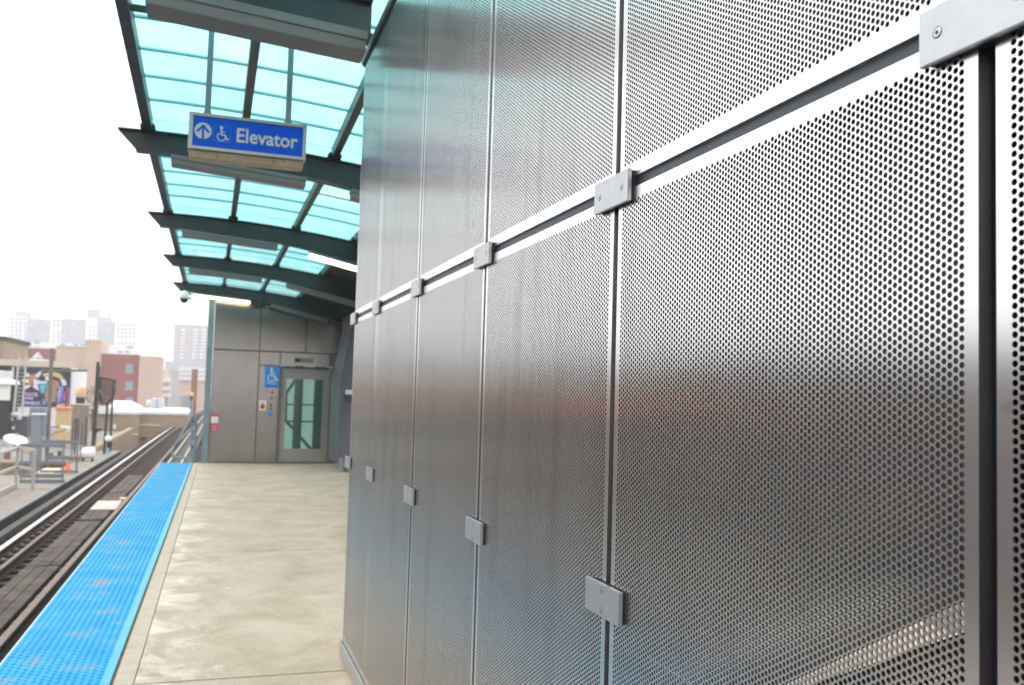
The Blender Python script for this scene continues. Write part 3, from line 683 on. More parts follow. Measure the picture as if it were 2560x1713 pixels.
fixture(12.33, -.44, .76, 0, False, "unlit grey fixture under the third rib, left of a glowing one")
fixture(12.33, 1.17, 2.3, 0, True, "glowing fixture cut off by the edge of the steel wall")
fixture(16.22, -.44, .76, 0, False, "unlit fixture under the fourth rib, in front of the dome camera's rib")
fixture(16.22, 1.17, 2.4, 0, False, "unlit slanting fixture under the dark roof by the wall")
fixture(20.38, -.44, .74, 0, True, "glowing fixture above the left panel of the elevator front")
fixture(20.38, 1.17, 2.4, 0, False, "unlit fixture touching the top of the elevator front")

# conduit boxes and dome camera on the last rib
jb = thing("junction_box", "small black junction boxes hanging at the last canopy rib", "junction box", (.9, 20.3, 3.5))
for x in (.80, 1.03): MB().box(x-.07, x+.07, 20.28, 20.40, 3.44, 3.55).build("box", M["black_gap"], jb)
MB().box(.88, .95, 20.30, 20.36, 3.40, 3.60).build("hanger", M["dark_steel"], jb)
dc = at(461, 741, 20.4)
dm = thing("dome_camera", "white dome security camera hanging from the outer tip of the last rib", "camera", tuple(dc))
MB().tube([(dc.x, dc.y, dc.z+.10), (dc.x, dc.y, cbot(-.6)-.005)], .016, 8).build("stem", M["galv"], dm)
MB().lathe((dc.x, dc.y, dc.z), [(.02, .12), (.07, .10), (.105, .04), (.11, -.02), (.10, -.05)], 16).build("housing", M["white_paint"], dm, True)
MB().lathe((dc.x, dc.y, dc.z-.05), [(.085, 0), (.075, -.05), (.04, -.085), (.005, -.095)], 16).build("dome", M["cloth_black"], dm, True)

# ------------------------------------------------------------------ hanging sign
def icon_chair(mb, cx, cz, s, y, w):
    pts = lambda L_: [(cx+a*s, cz+b*s) for a, b in L_]
    mb.stroke([(cx-.06*s+.075*s*math.cos(a), cz+.42*s+.075*s*math.sin(a)) for a in np.linspace(0, 2*math.pi, 12, endpoint=False)], w*1.0, y, closed=True)
    mb.stroke(pts([(-.06, .42), (-.058, .421)]), .10*s, y-.0004)
    mb.stroke(pts([(-.06, .30), (-.05, -.05), (.20, -.06), (.34, -.36), (.44, -.32)]), w*1.25, y)
    mb.stroke(pts([(-.05, .14), (.17, .14)]), w, y-.0003)
    mb.stroke([(cx+(-.03+.27*math.cos(a))*s, cz+(-.20+.27*math.sin(a))*s) for a in np.linspace(R(125), R(350), 14)], w, y-.0002)
SY = 6.0
sg = thing("elevator_sign", "blue hanging Elevator sign with white arrow and wheelchair symbol", "sign", (.158, SY, 3.11))
x0, x1, z0, z1 = -.206, .521, 3.113, 3.346
MB().box(x0, x1, SY+.006, SY+.11, z0, z1).build("box", M["sign_frame"], sg, bevel=.003)
fw_ = .026
for nm, a in (("frame", (x0, x1, z1-fw_*.75, z1)), ("frame", (x0, x1, z0, z0+fw_*.75)), ("frame", (x0, x0+fw_, z0+fw_*.75, z1-fw_*.75)), ("frame", (x1-fw_*.85, x1, z0+fw_*.75, z1-fw_*.75))):
    MB().box(a[0], a[1], SY-.012, SY+.0055, a[2], a[3]).build(nm, M["sign_frame"], sg, bevel=.002)
MB().box(x0+fw_, x1-fw_*.85, SY-.004, SY+.005, z0+fw_*.75, z1-fw_*.75).build("face", M["sign_blue"], sg)
face_y = SY-.0042
text_mb("Elevator", .128, .079, 3.187, face_y-.0001, bold=.0022, sx=.90).build("lettering", M["sign_white"], sg)
ac = (-.119, 3.233); ar = .052
MB().prism_y([(ac[0]+ar*math.cos(a), ac[1]+ar*math.sin(a)) for a in np.linspace(0, 2*math.pi, 28, endpoint=False)], face_y-.002, face_y).build("arrow_disc", M["sign_white"], sg)
m = MB(); m.stroke([(ac[0], ac[1]-.054), (ac[0], ac[1]+.036)], .013, face_y-.0022); m.stroke([(ac[0]-.034, ac[1]-.006), (ac[0], ac[1]+.034), (ac[0]+.034, ac[1]-.006)], .014, face_y-.0023); m.build("arrow", M["sign_blue"], sg)
m = MB(); cx_, cz_ = -.004, 3.226; s_ = .051
m.stroke([(cx_-s_, cz_-s_+.008), (cx_-s_, cz_+s_-.008), (cx_-s_+.008, cz_+s_), (cx_+s_-.008, cz_+s_), (cx_+s_, cz_+s_-.008), (cx_+s_, cz_-s_+.008), (cx_+s_-.008, cz_-s_), (cx_-s_+.008, cz_-s_)], .004, face_y, closed=True); m.build("symbol_outline", M["sign_faint"], sg)
m = MB(); icon_chair(m, cx_, cz_, .092, face_y, .0065); m.build("wheelchair_symbol", M["sign_white"], sg)
tr = MB().box(x0+.008, x1-.012, SY+.012, SY+.10, z0-.055, z0-.001).build("tray", M["sign_tray"], sg, bevel=.006)
for x, z in ((-.09, .012), (-.02, .030), (.05, .028), (.33, .026), (.39, .012)):
    MB().lathe((x0+.20+x, SY+.0119, z0-z-.005), [(.005, 0), (.005, .003)], 8, 'y').build("screw", M["rail_web"], tr)
for x in (-.098, .404):
    MB().box(x-.018, x+.018, SY+.045, SY+.075, z1+.001, 3.965).build("hanger_rod", M["post_blue"], sg)
    MB().prism_y([(x-.026, z1+.0015), (x+.026, z1+.0015), (x+.019, z1+.04), (x-.019, z1+.04)], SY+.040, SY+.044).build("hanger_foot", M["post_blue"], sg)
MB().box(-.60, .96, SY+.04, SY+.08, 3.966, 4.0).build("hanger_bar", M["dark_steel"], sg)

# ------------------------------------------------------------------ elevator front
EY = 20.711
ev = thing("elevator_enclosure", "stainless steel elevator front with a glass door at the platform end", "elevator", (1.5, EY, 0))
def ep(name, x0, x1, z0, z1, mt="elevator_steel", y0=0.0, d=.03, par=None, g=.009):
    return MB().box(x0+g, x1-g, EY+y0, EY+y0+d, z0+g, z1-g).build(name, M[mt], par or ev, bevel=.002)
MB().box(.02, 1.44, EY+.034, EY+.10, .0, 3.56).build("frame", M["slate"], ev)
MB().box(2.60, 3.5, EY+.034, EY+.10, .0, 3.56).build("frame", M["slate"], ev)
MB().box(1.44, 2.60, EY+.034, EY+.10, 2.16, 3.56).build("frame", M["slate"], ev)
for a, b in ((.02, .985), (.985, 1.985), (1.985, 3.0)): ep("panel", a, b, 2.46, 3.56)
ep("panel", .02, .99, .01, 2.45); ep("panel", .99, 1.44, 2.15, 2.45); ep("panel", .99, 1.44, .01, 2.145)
hd = ep("header_panel", 1.44, 2.54, 2.15, 2.45, y0=-.03, d=.06)
MB().box(1.75, 2.15, EY-.035, EY-.0305, 2.235, 2.335).build("floor_display", M["display_grey"], hd); MB().box(1.755, 1.86, EY-.038, EY-.0352, 2.24, 2.33).build("display_lamp", M["black_gap"], hd)
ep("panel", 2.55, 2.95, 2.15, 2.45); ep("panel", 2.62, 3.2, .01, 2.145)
for nm, a in (("door_jamb", (1.44, 1.50, 0, 2.14)), ("door_jamb", (2.53, 2.61, 0, 2.14))): ep(nm, *a, mt="trim_brown", y0=-.012, d=.10, g=.002)
MB().box(1.50, 2.53, EY+.00, EY+.10, 2.095, 2.145).build("door_head", M["slate"], ev); MB().box(1.44, 2.61, EY-.02, EY+.10, .002, .022).build("sill", M["slate"], ev)
dr = MB().box(1.505, 1.60, EY+.05, EY+.09, .03, 2.09); dr.box(2.405, 2.525, EY+.05, EY+.09, .03, 2.09); dr.box(1.60, 2.405, EY+.0501, EY+.0899, .03, .32); dr.box(1.60, 2.405, EY+.0501, EY+.0899, 1.865, 2.09)
dr = dr.build("door", M["door_grey"], ev)
MB().box(1.601, 2.404, EY+.062, EY+.072, .321, 1.864).build("glass", M["door_glass"], dr)
# what shows through the pane: the glazed shaft with green bracing
MB().box(.9, 3.3, EY+2.0, EY+2.02, .0, 3.4).build("shaft_glazing", M["shaft_glass"], ev)
def q(u, v): p = at(640+u/5.6, 900+v/5.6, EY+1.3); return (p.x, p.y, p.z)
for pts, w in (([(620, 180), (415, 480), (405, 840), (560, 1010), (800, 1290)], .085), ([(430, 625), (900, 632)], .045), ([(400, 858), (900, 865)], .05)):
    for a, b in zip(pts[:-1], pts[1:]):
        MB().bar(q(*a), q(*b), w, w*.8).build("brace", M["green_steel"], ev)
for u0, u1 in ((545, 605), (820, 925)):
    a, b = q(u0, 100), q(u1, 1400); MB().box(a[0], b[0], EY+1.1, EY+1.2, .0, 3.0).build("guide_post", M["green_steel"], ev)
MB().box(.9, 3.3, EY+.3, EY+2.0, -.13, .0).build("car_floor", M["display_grey"], ev)
pc = thing("corner_post", "blue grey steel post at the left corner of the elevator front", "post", (-.05, EY+.06, -.14))
MB().box(-.115, .012, EY-.005, EY+.12, -.14, 3.60).build("post", M["post_blue"], pc, bevel=.01)
MB().box(-.155, .018, EY-.03, EY+.16, -.139, -.115).build("base_plate", M["post_blue"], pc)
# notices on the elevator front
def notice(name, label, x0, x1, z0, z1, mt):
    t = thing(name, label, "sign", ((x0+x1)/2, EY, z0)); MB().box(x0, x1, EY-.006, EY-.0005, z0, z1).build("plate", M[mt], t); return t
t = notice("accessibility_sign", "bright blue wheelchair access sign left of the elevator door", 1.124, 1.436, 1.654, 2.124, "ada_blue")
m = MB(); icon_chair(m, 1.28, 1.935, .30, EY-.0062, .026); m.build("wheelchair_symbol", M["sign_white"], t)
text_mb("Elevator", .062, 1.28, 1.735, EY-.0062, bold=.001, align='CENTER').build("lettering", M["sign_white"], t)
MB().box(1.155, 1.405, EY-.0085, EY-.0062, 1.683, 1.712).build("braille_line", M["sign_blue"], t)
t = notice("emergency_sign", "red and white notice low on the elevator's left panel", .04, .20, .66, 1.05, "red_paint")
MB().box(.046, .194, EY-.009, EY-.0062, .86, 1.0).build("white_field", M["white_paint"], t)
m = MB()
for k in range(4): m.box(.07, .17, EY-.009, EY-.0062, .69+.035*k, .708+.035*k)
m.build("text_lines", M["mural_lav"], t)
t = notice("call_notice", "small white card with a red mark beside the elevator call buttons", 1.03, 1.18, 1.156, 1.379, "white_paint")
MB().prism_y([(1.105+.055*math.cos(a), 1.235+.05*math.sin(a)) for a in np.linspace(0, 2*math.pi, 14, endpoint=False)], EY-.009, EY-.0062).build("red_mark", M["red_paint"], t)
MB().box(1.09, 1.12, EY-.0092, EY-.0062, 1.235, 1.33).build("red_mark", M["red_paint"], t)
t = notice("call_sticker", "small blue square sticker under the elevator call buttons", 1.234, 1.32, 1.02, 1.117, "ada_blue")
cp = thing("elevator_call_station", "column of call buttons between the wheelchair sign and blue sticker", "call station", (1.30, EY, 1.2))
for x, z in ((1.30, 1.55), (1.29, 1.43), (1.285, 1.28), (1.28, 1.20)):
    MB().lathe((x, EY-.0005, z), [(.03, 0), (.03, .01), (.024, .014)], 14, 'y').build("button", M["trim_brown"], cp)
# sloped steel end of the stair enclosure in front of the elevator's right side
pts = [(1252, 200), (1252, 320), (1200, 545), (1158, 745), (1150, 1000), (1140, 1378), (1400, 1378), (1400, 200)]
pw = [at(480+a/3.137, 720+b/3.137, 18.6) for a, b in pts]
sl = thing("stair_enclosure", "slanted dark steel stair enclosure at the right of the elevator door", "enclosure", (3.0, 18.6, 0))
MB().prism_y([(p.x, max(p.z, 0.0)) for p in pw], 18.6, 20.0).build("side_panel", M["slate_panel"], sl)
a, b = at(480+1205/3.137, 720+800/3.137, 18.58), at(480+1230/3.137, 720+835/3.137, 18.58)
MB().box(a.x, a.x+.14, 18.57, 18.598, b.z, a.z).build("plaque", M["white_paint"], sl)
MB().box(a.x-.03, a.x+.16, 18.57, 18.598, b.z-.16, b.z-.005).build("plaque", M["slate"], sl)
MB().box(pw[5].x+.02, pw[5].x+.10, 18.50, 18.598, .0, .28).build("foot_bracket", M["post_blue"], sl)

# ================================================================== NEIGHBOURHOOD
def bbox_px(x0, x1, ytop, Y, depth, zbot=GZ, ztop=None):
    a, b = at(x0, ytop, Y), at(x1, ytop, Y)
    return a.x, b.x, Y, Y+depth, zbot, (a.z+b.z)/2 if ztop is None else ztop
def building(name, label, x0, x1, ytop, Y, depth, mt, roof=None, zbot=GZ):
    b = bbox_px(x0, x1, ytop, Y, depth, zbot)
    t = thing(name, label, "building", ((b[0]+b[1])/2, Y, zbot))
    MB().box(*b).build("wall", M[mt], t)
    if roof: MB().box(b[0]-.2, b[1]+.2, b[2]-.2, b[3]+.2, b[5]+.001, b[5]+.35).build("roof", M[roof], t)
    return t, b
def windows(t, Y, cols, rows, w, h, mt, frame=False):
    "cols: px centres, rows: py centres, w,h px; one shared mesh"
    a, b = at(cols[0]-w/2, rows[0]+h/2, Y), at(cols[0]+w/2, rows[0]-h/2, Y)
    sx, sz = (b.x-a.x)/2, (b.z-a.z)/2
    me = MB().box(-sx, sx, -.12, .0, -sz, sz).mesh("window")
    for c in cols:
        for r in rows:
            p = at(c, r, Y); o = link("window", me, M[mt], None, (p.x, Y-.005, p.z)); attach(o, t)
            if frame:
                k = MB(); k.box(p.x-sx-.08, p.x+sx+.08, Y-.10, Y-.004, p.z-sz-.12, p.z-sz-.002); k.build("sill", M["band_pale"], o)
                k = MB(); k.box(p.x-.04, p.x+.04, Y-.16, Y-.126, p.z-sz, p.z+sz); k.build("mullion", M["window_pale"], o)

# far slab block
Yf = 640.0
fb = thing("apartment_block", "long pale apartment block fading into haze on the skyline", "building", (at(180, 900, Yf).x, Yf, GZ))
for i, (x0, x1, yt, mt, dy) in enumerate([(25, 67, 791, "bld_white", 0), (67, 127, 797, "bld_grey", 2), (127, 154, 793, "bld_white", 0), (154, 216, 797, "bld_grey", 2), (216, 244, 796, "bld_white", 0), (244, 288, 803, "bld_grey", 2), (288, 342, 806, "bld_white", 0)]):
    b = bbox_px(x0, x1, yt, Yf+dy, 16); MB().box(*b).build("wall", M[mt], fb)
    if mt == "bld_grey":
        m = MB()
        for c in np.arange(x0+4, x1-1, 5.2):
            for r in np.arange(yt+7, 868, 7.4):
                if rng.random() < .85:
                    p = at(c, r, Yf+dy); m.box(p.x-.46, p.x+.46, Yf+dy-.3, Yf+dy, p.z-.74, p.z+.74)
        stuff(m.build("window_grid", M["window_grey"], fb))
windows(fb, Yf, [30, 41, 51, 62], [798, 809, 818, 828, 838, 848], 7, 6, "window_grey")
windows(fb, Yf, [135, 146], [803, 813, 832, 842, 852], 6, 6, "window_grey")
windows(fb, Yf, [225, 235], [817, 828, 838, 848], 5, 6, "window_grey")
windows(fb, Yf, [296, 306, 315, 325, 335], [813, 823, 832, 843, 858], 6, 5, "window_grey")
p = at(58, 783, Yf+6); MB().box(p.x-4.1, p.x+4.1, Yf+4, Yf+10, p.z-4.8, p.z+.8).build("penthouse", M["bld_mauve"], fb)
p = at(234, 787, Yf+6); MB().box(p.x-3.6, p.x+3.6, Yf+4, Yf+10, p.z-5.2, p.z+3.5).build("penthouse", M["duct_blue"], fb)
p = at(275, 780, Yf+6); MB().tube([(p.x, p.y, p.z-10.0), (p.x, p.y, p.z)], [2.2, .6], 8).build("antenna", M["bld_mauve"], fb)
p = at(263, 795, Yf+6); MB().box(p.x-4, p.x+4, Yf+4, Yf+8, p.z-8, p.z+.5).build("penthouse", M["bld_mauve"], fb)
# white two storey block in front of it
Yw = 430.0
t, b = building("white_block", "low white building with a row of square windows below the skyline block", 10, 345, 858, Yw, 14, "bld_white")
windows(t, Yw, [26, 49, 68, 92], [856], 16, 6, "window_grey"); windows(t, Yw, [157, 190, 206], [862], 13, 5, "window_grey")
windows(t, Yw, [265, 325], [868], 15, 6, "window_grey"); windows(t, Yw, [265, 300, 318], [880], 12, 5, "window_grey")
windows(t, Yw, [70, 92], [868], 14, 4, "window_grey")
# hazy tower and podium
Yt = 560.0
t, b = building("brick_tower", "hazy brick high rise with pale vertical window strips behind the post", 436, 530, 812, Yt, 20, "bld_mauve")
for x in (456, 487, 507):
    a, c_ = at(x-7, 900, Yt), at(x+7, 823, Yt); st_ = MB().box(a.x, c_.x, Yt-.3, Yt-.01, a.z, c_.z).build("pale_strip", M["bld_white"], t)
    for r in np.arange(830, 900, 8.5):
        pa, pb = at(x-5, r+2, Yt), at(x+5, r-2, Yt); MB().box(pa.x, pb.x, Yt-.5, Yt-.31, pa.z, pb.z).build("window", M["window_grey"], st_)
t, b = building("tower_podium", "grey podium building below the hazy brick tower", 412, 530, 905, 400, 18, "bld_grey")
# red and peach brick building
Yr = 170.0
rp = thing("brick_building", "red and peach brick building with stacked square windows above the white roofs", "building", (at(250, 1000, Yr).x, Yr, GZ))
for x0, x1, yt, mt, dy in ((37, 56, 866, "brick_red", 1.0), (56, 141, 872, "brick_red", 2.0), (141, 214, 868, "brick_peach", 0), (213, 252, 853, "brick_peach", -1.0), (252, 349, 887, "brick_red", 1.5), (349, 402, 893, "brick_peach", .8)):
    bx_ = bbox_px(x0, x1, yt, Yr+dy, 12); MB().box(*bx_).build("wall", M[mt], rp)
    MB().box(bx_[0]-.05, bx_[1]+.05, bx_[2]-.1, bx_[3], bx_[5]+.002, bx_[5]+.18).build("coping", M["band_pale"], rp)
windows(rp, Yr+1.5, [323], [921, 963, 1004], 19, 19, "window_pale", True)
t, b = building("pale_annex", "small white rendered annex at the far left of the brick building", 9, 37, 864, 174, 8, "bld_white")
t, b = building("corner_building", "brown building corner at the left picture edge", -60, 12, 849, 98, 12, "brick_tan", "iron_dark")
# blocks behind the bend
t, b = building("concrete_parking", "pale concrete block with stacked open decks behind the bend", 398, 424, 924, 230, 10, "brick_peach")
for yy in (955, 975, 992):
    a, c_ = at(402, yy, 229.9), at(428, yy-8, 229.9); MB().box(a.x, c_.x, 226.0, 229.9, a.z, c_.z).build("deck_slab", M["bld_white"], t)
t, b = building("grey_block", "plain grey block beside the stacked concrete decks", 420, 450, 926, 260, 10, "bld_grey")
t, b = building("banded_building", "tan building with white horizontal bands behind the brown pillar", 448, 530, 920, 210, 10, "brick_peach")
for y0, y1 in ((921, 927), (932, 938), (943, 950)):
    a, c_ = at(447, y1, 209.9), at(531, y0, 209.9); MB().box(a.x, c_.x, 209.5, 209.9, a.z, c_.z).build("band", M["bld_white"], t)
t, b = building("brick_pillar", "tall brown brick chimney behind the yellow signal", 480, 495, 923, 110, 1.2, "brick_brown")
t["category"] = "chimney"
t, b = building("signal_hut", "small tan equipment hut with pale frame below the yellow signal", 448, 482, 986, 105, 3, "plate_cream")
a, c_ = at(455, 1026, 104.9), at(478, 990, 104.9); MB().box(a.x, c_.x, 104.7, 104.95, a.z, c_.z).build("panel", M["duct_blue"], t)
s0 = at(479, 985, 100)
sg2 = thing("signal", "yellow railway signal head above the bend", "signal", (s0.x, s0.y, -2))
MB().box(s0.x-.2, s0.x+.2, 99.8, 100.1, s0.z-.18, s0.z+.2).build("head", M["yellow_paint"], sg2, bevel=.03); MB().box(s0.x-.17, s0.x+.14, 99.8, 100.1, s0.z-.6, s0.z-.2).build("lamp_box", M["cloth_black"], sg2); MB().tube([(s0.x, 100, -2), (s0.x, 100, s0.z-.6)], .06, 8).build("mast", M["dark_steel"], sg2)
# white hipped roofs
Yh = 98.0
hr = thing("white_roof_building", "low building with white hipped roof below the red brick wall", "building", (at(310, 1030, Yh).x, Yh, GZ))
bx_ = bbox_px(226, 372, 1020, Yh, 9); MB().box(*bx_).build("wall", M["brick_tan"], hr)
ap = at(306, 1002, Yh+4); e0, e1 = at(266, 1021, Yh), at(345, 1026, Yh)
MB().add([(e0.x, Yh-.3, e0.z), (e1.x, Yh-.3, e0.z), (e1.x, Yh+9.3, e0.z), (e0.x, Yh+9.3, e0.z), (ap.x-.8, Yh+4.5, ap.z), (ap.x+.8, Yh+4.5, ap.z)], [(0, 1, 5, 4), (1, 2, 5), (2, 3, 4, 5), (3, 0, 4), (3, 2, 1, 0)]).build("roof", M["roof_white"], hr)
MB().box(bx_[0]-.3, bx_[1]+.3, Yh-.4, Yh+9.4, bx_[5]-.6, bx_[5]-.02).build("roof", M["roof_white"], hr)
m = thing("roof_tank", "small white gas cylinder on the roofs by the bend", "tank", tuple(at(395, 1018, 95)))
p = at(372, 1008, 95); MB().lathe((p.x, p.y, p.z-.3), [(.01, 0), (.22, .06), (.25, .3), (.22, .55), (.01, .62)], 12).build("body", M["lamp_white"], m, True)
m = thing("roof_unit", "pale lilac rooftop unit beside the white roofs", "roof unit", tuple(at(395, 1022, 96)))
a, c_ = at(378, 1024, 96), at(408, 996, 96); MB().box(a.x, c_.x, 96, 98, a.z-1.5, c_.z).build("casing", M["bld_white"], m); MB().box((a.x+c_.x)/2-.05, (a.x+c_.x)/2+.05, 95.9, 95.99, a.z, c_.z).build("seam", M["bld_grey"], m)
t, b = building("white_roof_row", "flat white roofs running on to the bend", 372, 470, 1022, 97, 6, "roof_white")
# tan brick building below the track
Yn = 76.0
tb, b = building("tan_brick_building", "tan brick building with a pale band just left of the bend", 282, 346, 1036, Yn, 10, "brick_tan", None)
MB().box(b[0]-.1, b[1]+.1, b[2]-.1, b[3]+.1, b[5]+.001, b[5]+.22).build("coping", M["bld_white"], tb)
b2 = bbox_px(346, 470, 1036, Yn+2.2, 10); MB().box(b2[0]+.01, b2[1], b2[2], b2[3], b2[4], b[5]-.03).build("wall", M["brick_tan"], tb); MB().box(b2[0]+.12, b2[1], b2[2]-.1, b2[3], b[5]-.029, b[5]+.20).build("coping", M["bld_white"], tb)
for (x0, x1, y0, y1, yy) in ((283, 345, 1084, 1088, Yn), (347, 400, 1061, 1065, Yn+2.2)):
    a, c_ = at(x0, y1, yy-.05), at(x1, y0, yy-.05); MB().box(a.x, c_.x, yy-.08, yy-.002, a.z, c_.z).build("band", M["band_pale"], tb)
p = at(308, 1111, Yn-.2); MB().lathe((p.x, Yn-.002, p.z), [(.16, 0), (.16, .12), (.10, .2)], 12, 'y').build("wall_vent", M["lamp_white"], tb)
a, c_ = at(281, 1072, Yn), at(288, 1061, Yn); MB().box(a.x+.06, c_.x+.06, Yn-.1, Yn-.003, a.z, c_.z).build("meter_box", M["lamp_white"], tb)
a, c_ = at(352, 1100, Yn+2.2), at(366, 1093, Yn+2.2); MB().box(a.x, c_.x, Yn+2.1, Yn+2.198, a.z, c_.z).build("window", M["window_dark"], tb)
# roof deck building at the left with plant on it
Zr = -1.75
rb = thing("roof_deck_building", "flat roofed tan building carrying the rooftop plant behind the railing", "building", (-11, 44, GZ))
xr1 = at(226, 1100, 47).x
MB().box(-16, xr1, 42, 72, GZ, Zr).build("wall", M["brick_tan"], rb); MB().box(-15.8, xr1-.2, 42.2, 71.8, Zr+.001, Zr+.03).build("roof", M["roof_grey"], rb)
MB().box(-16, xr1, 41.9, 42.2, Zr, Zr+.12).build("parapet", M["brick_tan"], rb)
MB().box(xr1-.25, xr1+.05, 42.201, 72, Zr, Zr+.3).build("parapet", M["brick_tan"], rb)
for i, (x, y, w, h, Y, mt, lb) in enumerate(((14, 1186, 16, 20, 44.5, "brick_brown", "brown crate on the roof seen through the pale railing"), (36, 1170, 10, 30, 46, "bld_white", "slim white vent pipe behind the pale railing"), (66, 1148, 14, 14, 48, "tank_tan", "tan roof box just left of the grey duct"), (122, 1168, 18, 22, 44, "brick_brown", "rusty brown box behind the steel barrier"), (148, 1160, 12, 30, 45.5, "ac_grey", "dark grey cabinet behind the steel barrier"), (8, 1150, 12, 16, 49, "bld_white", "white hooded vent at the left picture edge"))):
    a, c_ = at(x-w/2, y, Y), at(x+w/2, y-h, Y); t = thing("roof_box", lb, "roof box", ((a.x+c_.x)/2, Y, Zr), "small plant on the near roof")
    MB().box(a.x, c_.x, Y, Y+(c_.x-a.x), Zr+.02, max(c_.z, Zr+.3)).build("casing", M[mt], t, bevel=.02); MB().box(a.x-.03, c_.x+.03, Y-.03, Y+(c_.x-a.x)+.03, max(c_.z, Zr+.3)+.001, max(c_.z, Zr+.3)+.05).build("lid", M["galv"], t)
# mural building
Ym = 72.5
mu = thing("mural_building", "building with a colourful star and faces mural on its side wall", "building", (at(100, 1000, Ym).x, Ym, GZ))
bx_ = bbox_px(-40, 183, 916, Ym, 8); MB().box(*bx_).build("wall", M["bld_white"], mu)
a, c_ = at(-40, 914, Ym), at(178, 903, Ym); MB().box(a.x, c_.x, Ym-.25, Ym+.3, bx_[5]+.001, bx_[5]+.45).build("cornice", M["band_pale"], mu)
a, c_ = at(30, 1016, Ym), at(178, 922, Ym)
mz0, mz1, mx0, mx1 = a.z, c_.z, a.x, c_.x
mural = MB().box(mx0, mx1, Ym-.04, Ym-.001, mz0, mz1).build("mural", M["navy"], mu)
def mp(u, v): return (mx0+(mx1-mx0)*(u-30)/148, mz1-(mz1-mz0)*(v-922)/94)     # mural px -> wall
def shape(mt, pts, lvl): MB().prism_y([mp(*p) for p in pts], Ym-.04-.012*lvl, Ym-.041-.012*(lvl-1)).build("painted_shape", M[mt], mural)
S = [("mural_white", [(56, 930), (75, 942), (70, 948), (58, 942)], 1), ("mural_white", [(84, 940), (103, 926), (98, 941), (88, 950)], 1), ("mural_white", [(52, 951), (70, 950), (70, 960), (53, 958)], 1),
     ("mural_white", [(80, 949), (104, 954), (98, 961), (82, 964)], 1), ("mural_white", [(72, 962), (75, 968), (59, 976), (61, 966)], 1), ("mural_white", [(80, 966), (92, 962), (98, 978), (82, 970)], 1),
     ("mural_orange", [(70, 941), (80, 938), (91, 947), (88, 950), (79, 948), (78, 964), (81, 968), (70, 966), (72, 950), (68, 946)], 2),
     ("mural_yel", [(103, 937), (128, 931), (148, 934), (160, 944), (148, 946), (128, 940), (108, 943)], 1), ("mural_white", [(112, 942), (124, 944), (122, 952), (112, 952)], 1),
     ("mural_cyan", [(97, 963), (120, 962), (114, 980), (104, 985)], 1), ("mural_white", [(100, 954), (118, 954), (116, 960), (99, 961)], 1), ("mural_skin", [(114, 968), (140, 958), (146, 985), (136, 1002), (118, 1004), (112, 986)], 1),
     ("mural_skin", [(132, 952), (150, 955), (150, 972), (134, 968)], 2), ("mural_orange", [(132, 950), (144, 953), (142, 958), (131, 957)], 3), ("mural_blue", [(148, 962), (162, 968), (156, 1003), (146, 1006), (148, 985)], 1),
     ("mural_lav", [(148, 972), (154, 974), (150, 996), (146, 994)], 2), ("mural_mag", [(168, 965), (176, 972), (176, 1014), (170, 1014), (172, 985)], 1), ("mural_white", [(150, 945), (164, 949), (170, 962), (158, 964)], 1),
     ("mural_mag", [(160, 985), (168, 975), (168, 1000), (160, 1004)], 1), ("mural_lav", [(146, 1008), (168, 1006), (166, 1013), (146, 1014)], 1), ("mural_blue", [(108, 996), (118, 998), (117, 1010), (108, 1012)], 1), ("mural_orange", [(128, 998), (144, 996), (142, 1002), (130, 1004)], 2)]
for mt, pts, lvl in S: shape(mt, pts, lvl)
u = (mx1-mx0)/148
for tx, sz, px_, py_, sx in (("TATE", 13, 61, 991, 1.02), ("ARE", 7, 62, 998, 1.6), ("FEMELIC", 12, 59, 1011, .95)):
    x_, z_ = mp(px_, py_); text_mb(tx, sz*u*1.05, x_, z_, Ym-.0415, bold=.02, sx=sx, depth=.012).build("painted_lettering", M["mural_lav"], mural)
a, c_ = at(178, 1016, Ym-.1), at(187, 924, Ym-.1); MB().box(a.x, c_.x, Ym-.35, Ym-.002, a.z, c_.z).build("downpipe", M["bld_white"], mu)
a, c_ = at(78, 909, Ym+4), at(118, 893, Ym+4); MB().box(a.x, c_.x, Ym+3, Ym+6, a.z-.5, c_.z-.2).build("roof_vent", M["bld_white"], mu)
p = at(95, 880, Ym+4); p2 = at(95, 896, Ym+4); MB().lathe((p.x, p.y, p2.z), [(.42, 0), (.03, p.z-p2.z)], 4).build("roof_cone", M["bld_grey"], mu)
# exhaust fan, ladder, vents
Yx = 60.0
fan = thing("exhaust_fan", "large white rooftop exhaust fan with domed cap at the left edge", "exhaust fan", tuple(at(12, 1035, Yx)))
a, c_ = at(-26, 1000, Yx), at(27, 963, Yx); MB().box(a.x, c_.x, Yx, Yx+1.2, a.z, c_.z).build("box", M["lamp_white"], fan)
MB().box(c_.x+.001, at(38, 963, Yx).x, Yx+.05, Yx+1.2, at(0, 1030, Yx).z, c_.z).build("side_panel", M["cloth_black"], fan)
p = at(8, 957, Yx+.6); MB().lathe((p.x, p.y, c_.z+.005), [(.88, 0), (.90, .10), (.80, .26), (.5, .33), (.05, .35)], 20).build("cap", M["lamp_white"], fan, True)
MB().box(a.x, c_.x-.05, Yx+.02, Yx+1.1, Zr, a.z-.002).build("base", M["cloth_black"], fan)
MB().lathe((p.x-.1, p.y, c_.z+.35), [(.45, 0), (.45, .25), (.55, .26), (.55, .45), (.40, .50)], 14).build("neck", M["bld_white"], fan, True)
MB().box(p.x-.6, p.x+.35, p.y-.4, p.y+.4, c_.z+.86, c_.z+1.15).build("motor_cover", M["iron_dark"], fan)
Yl = 58.0
ld = thing("ladder", "pale ladder leaning against the mural building", "ladder", tuple(at(45, 1035, Yl)))
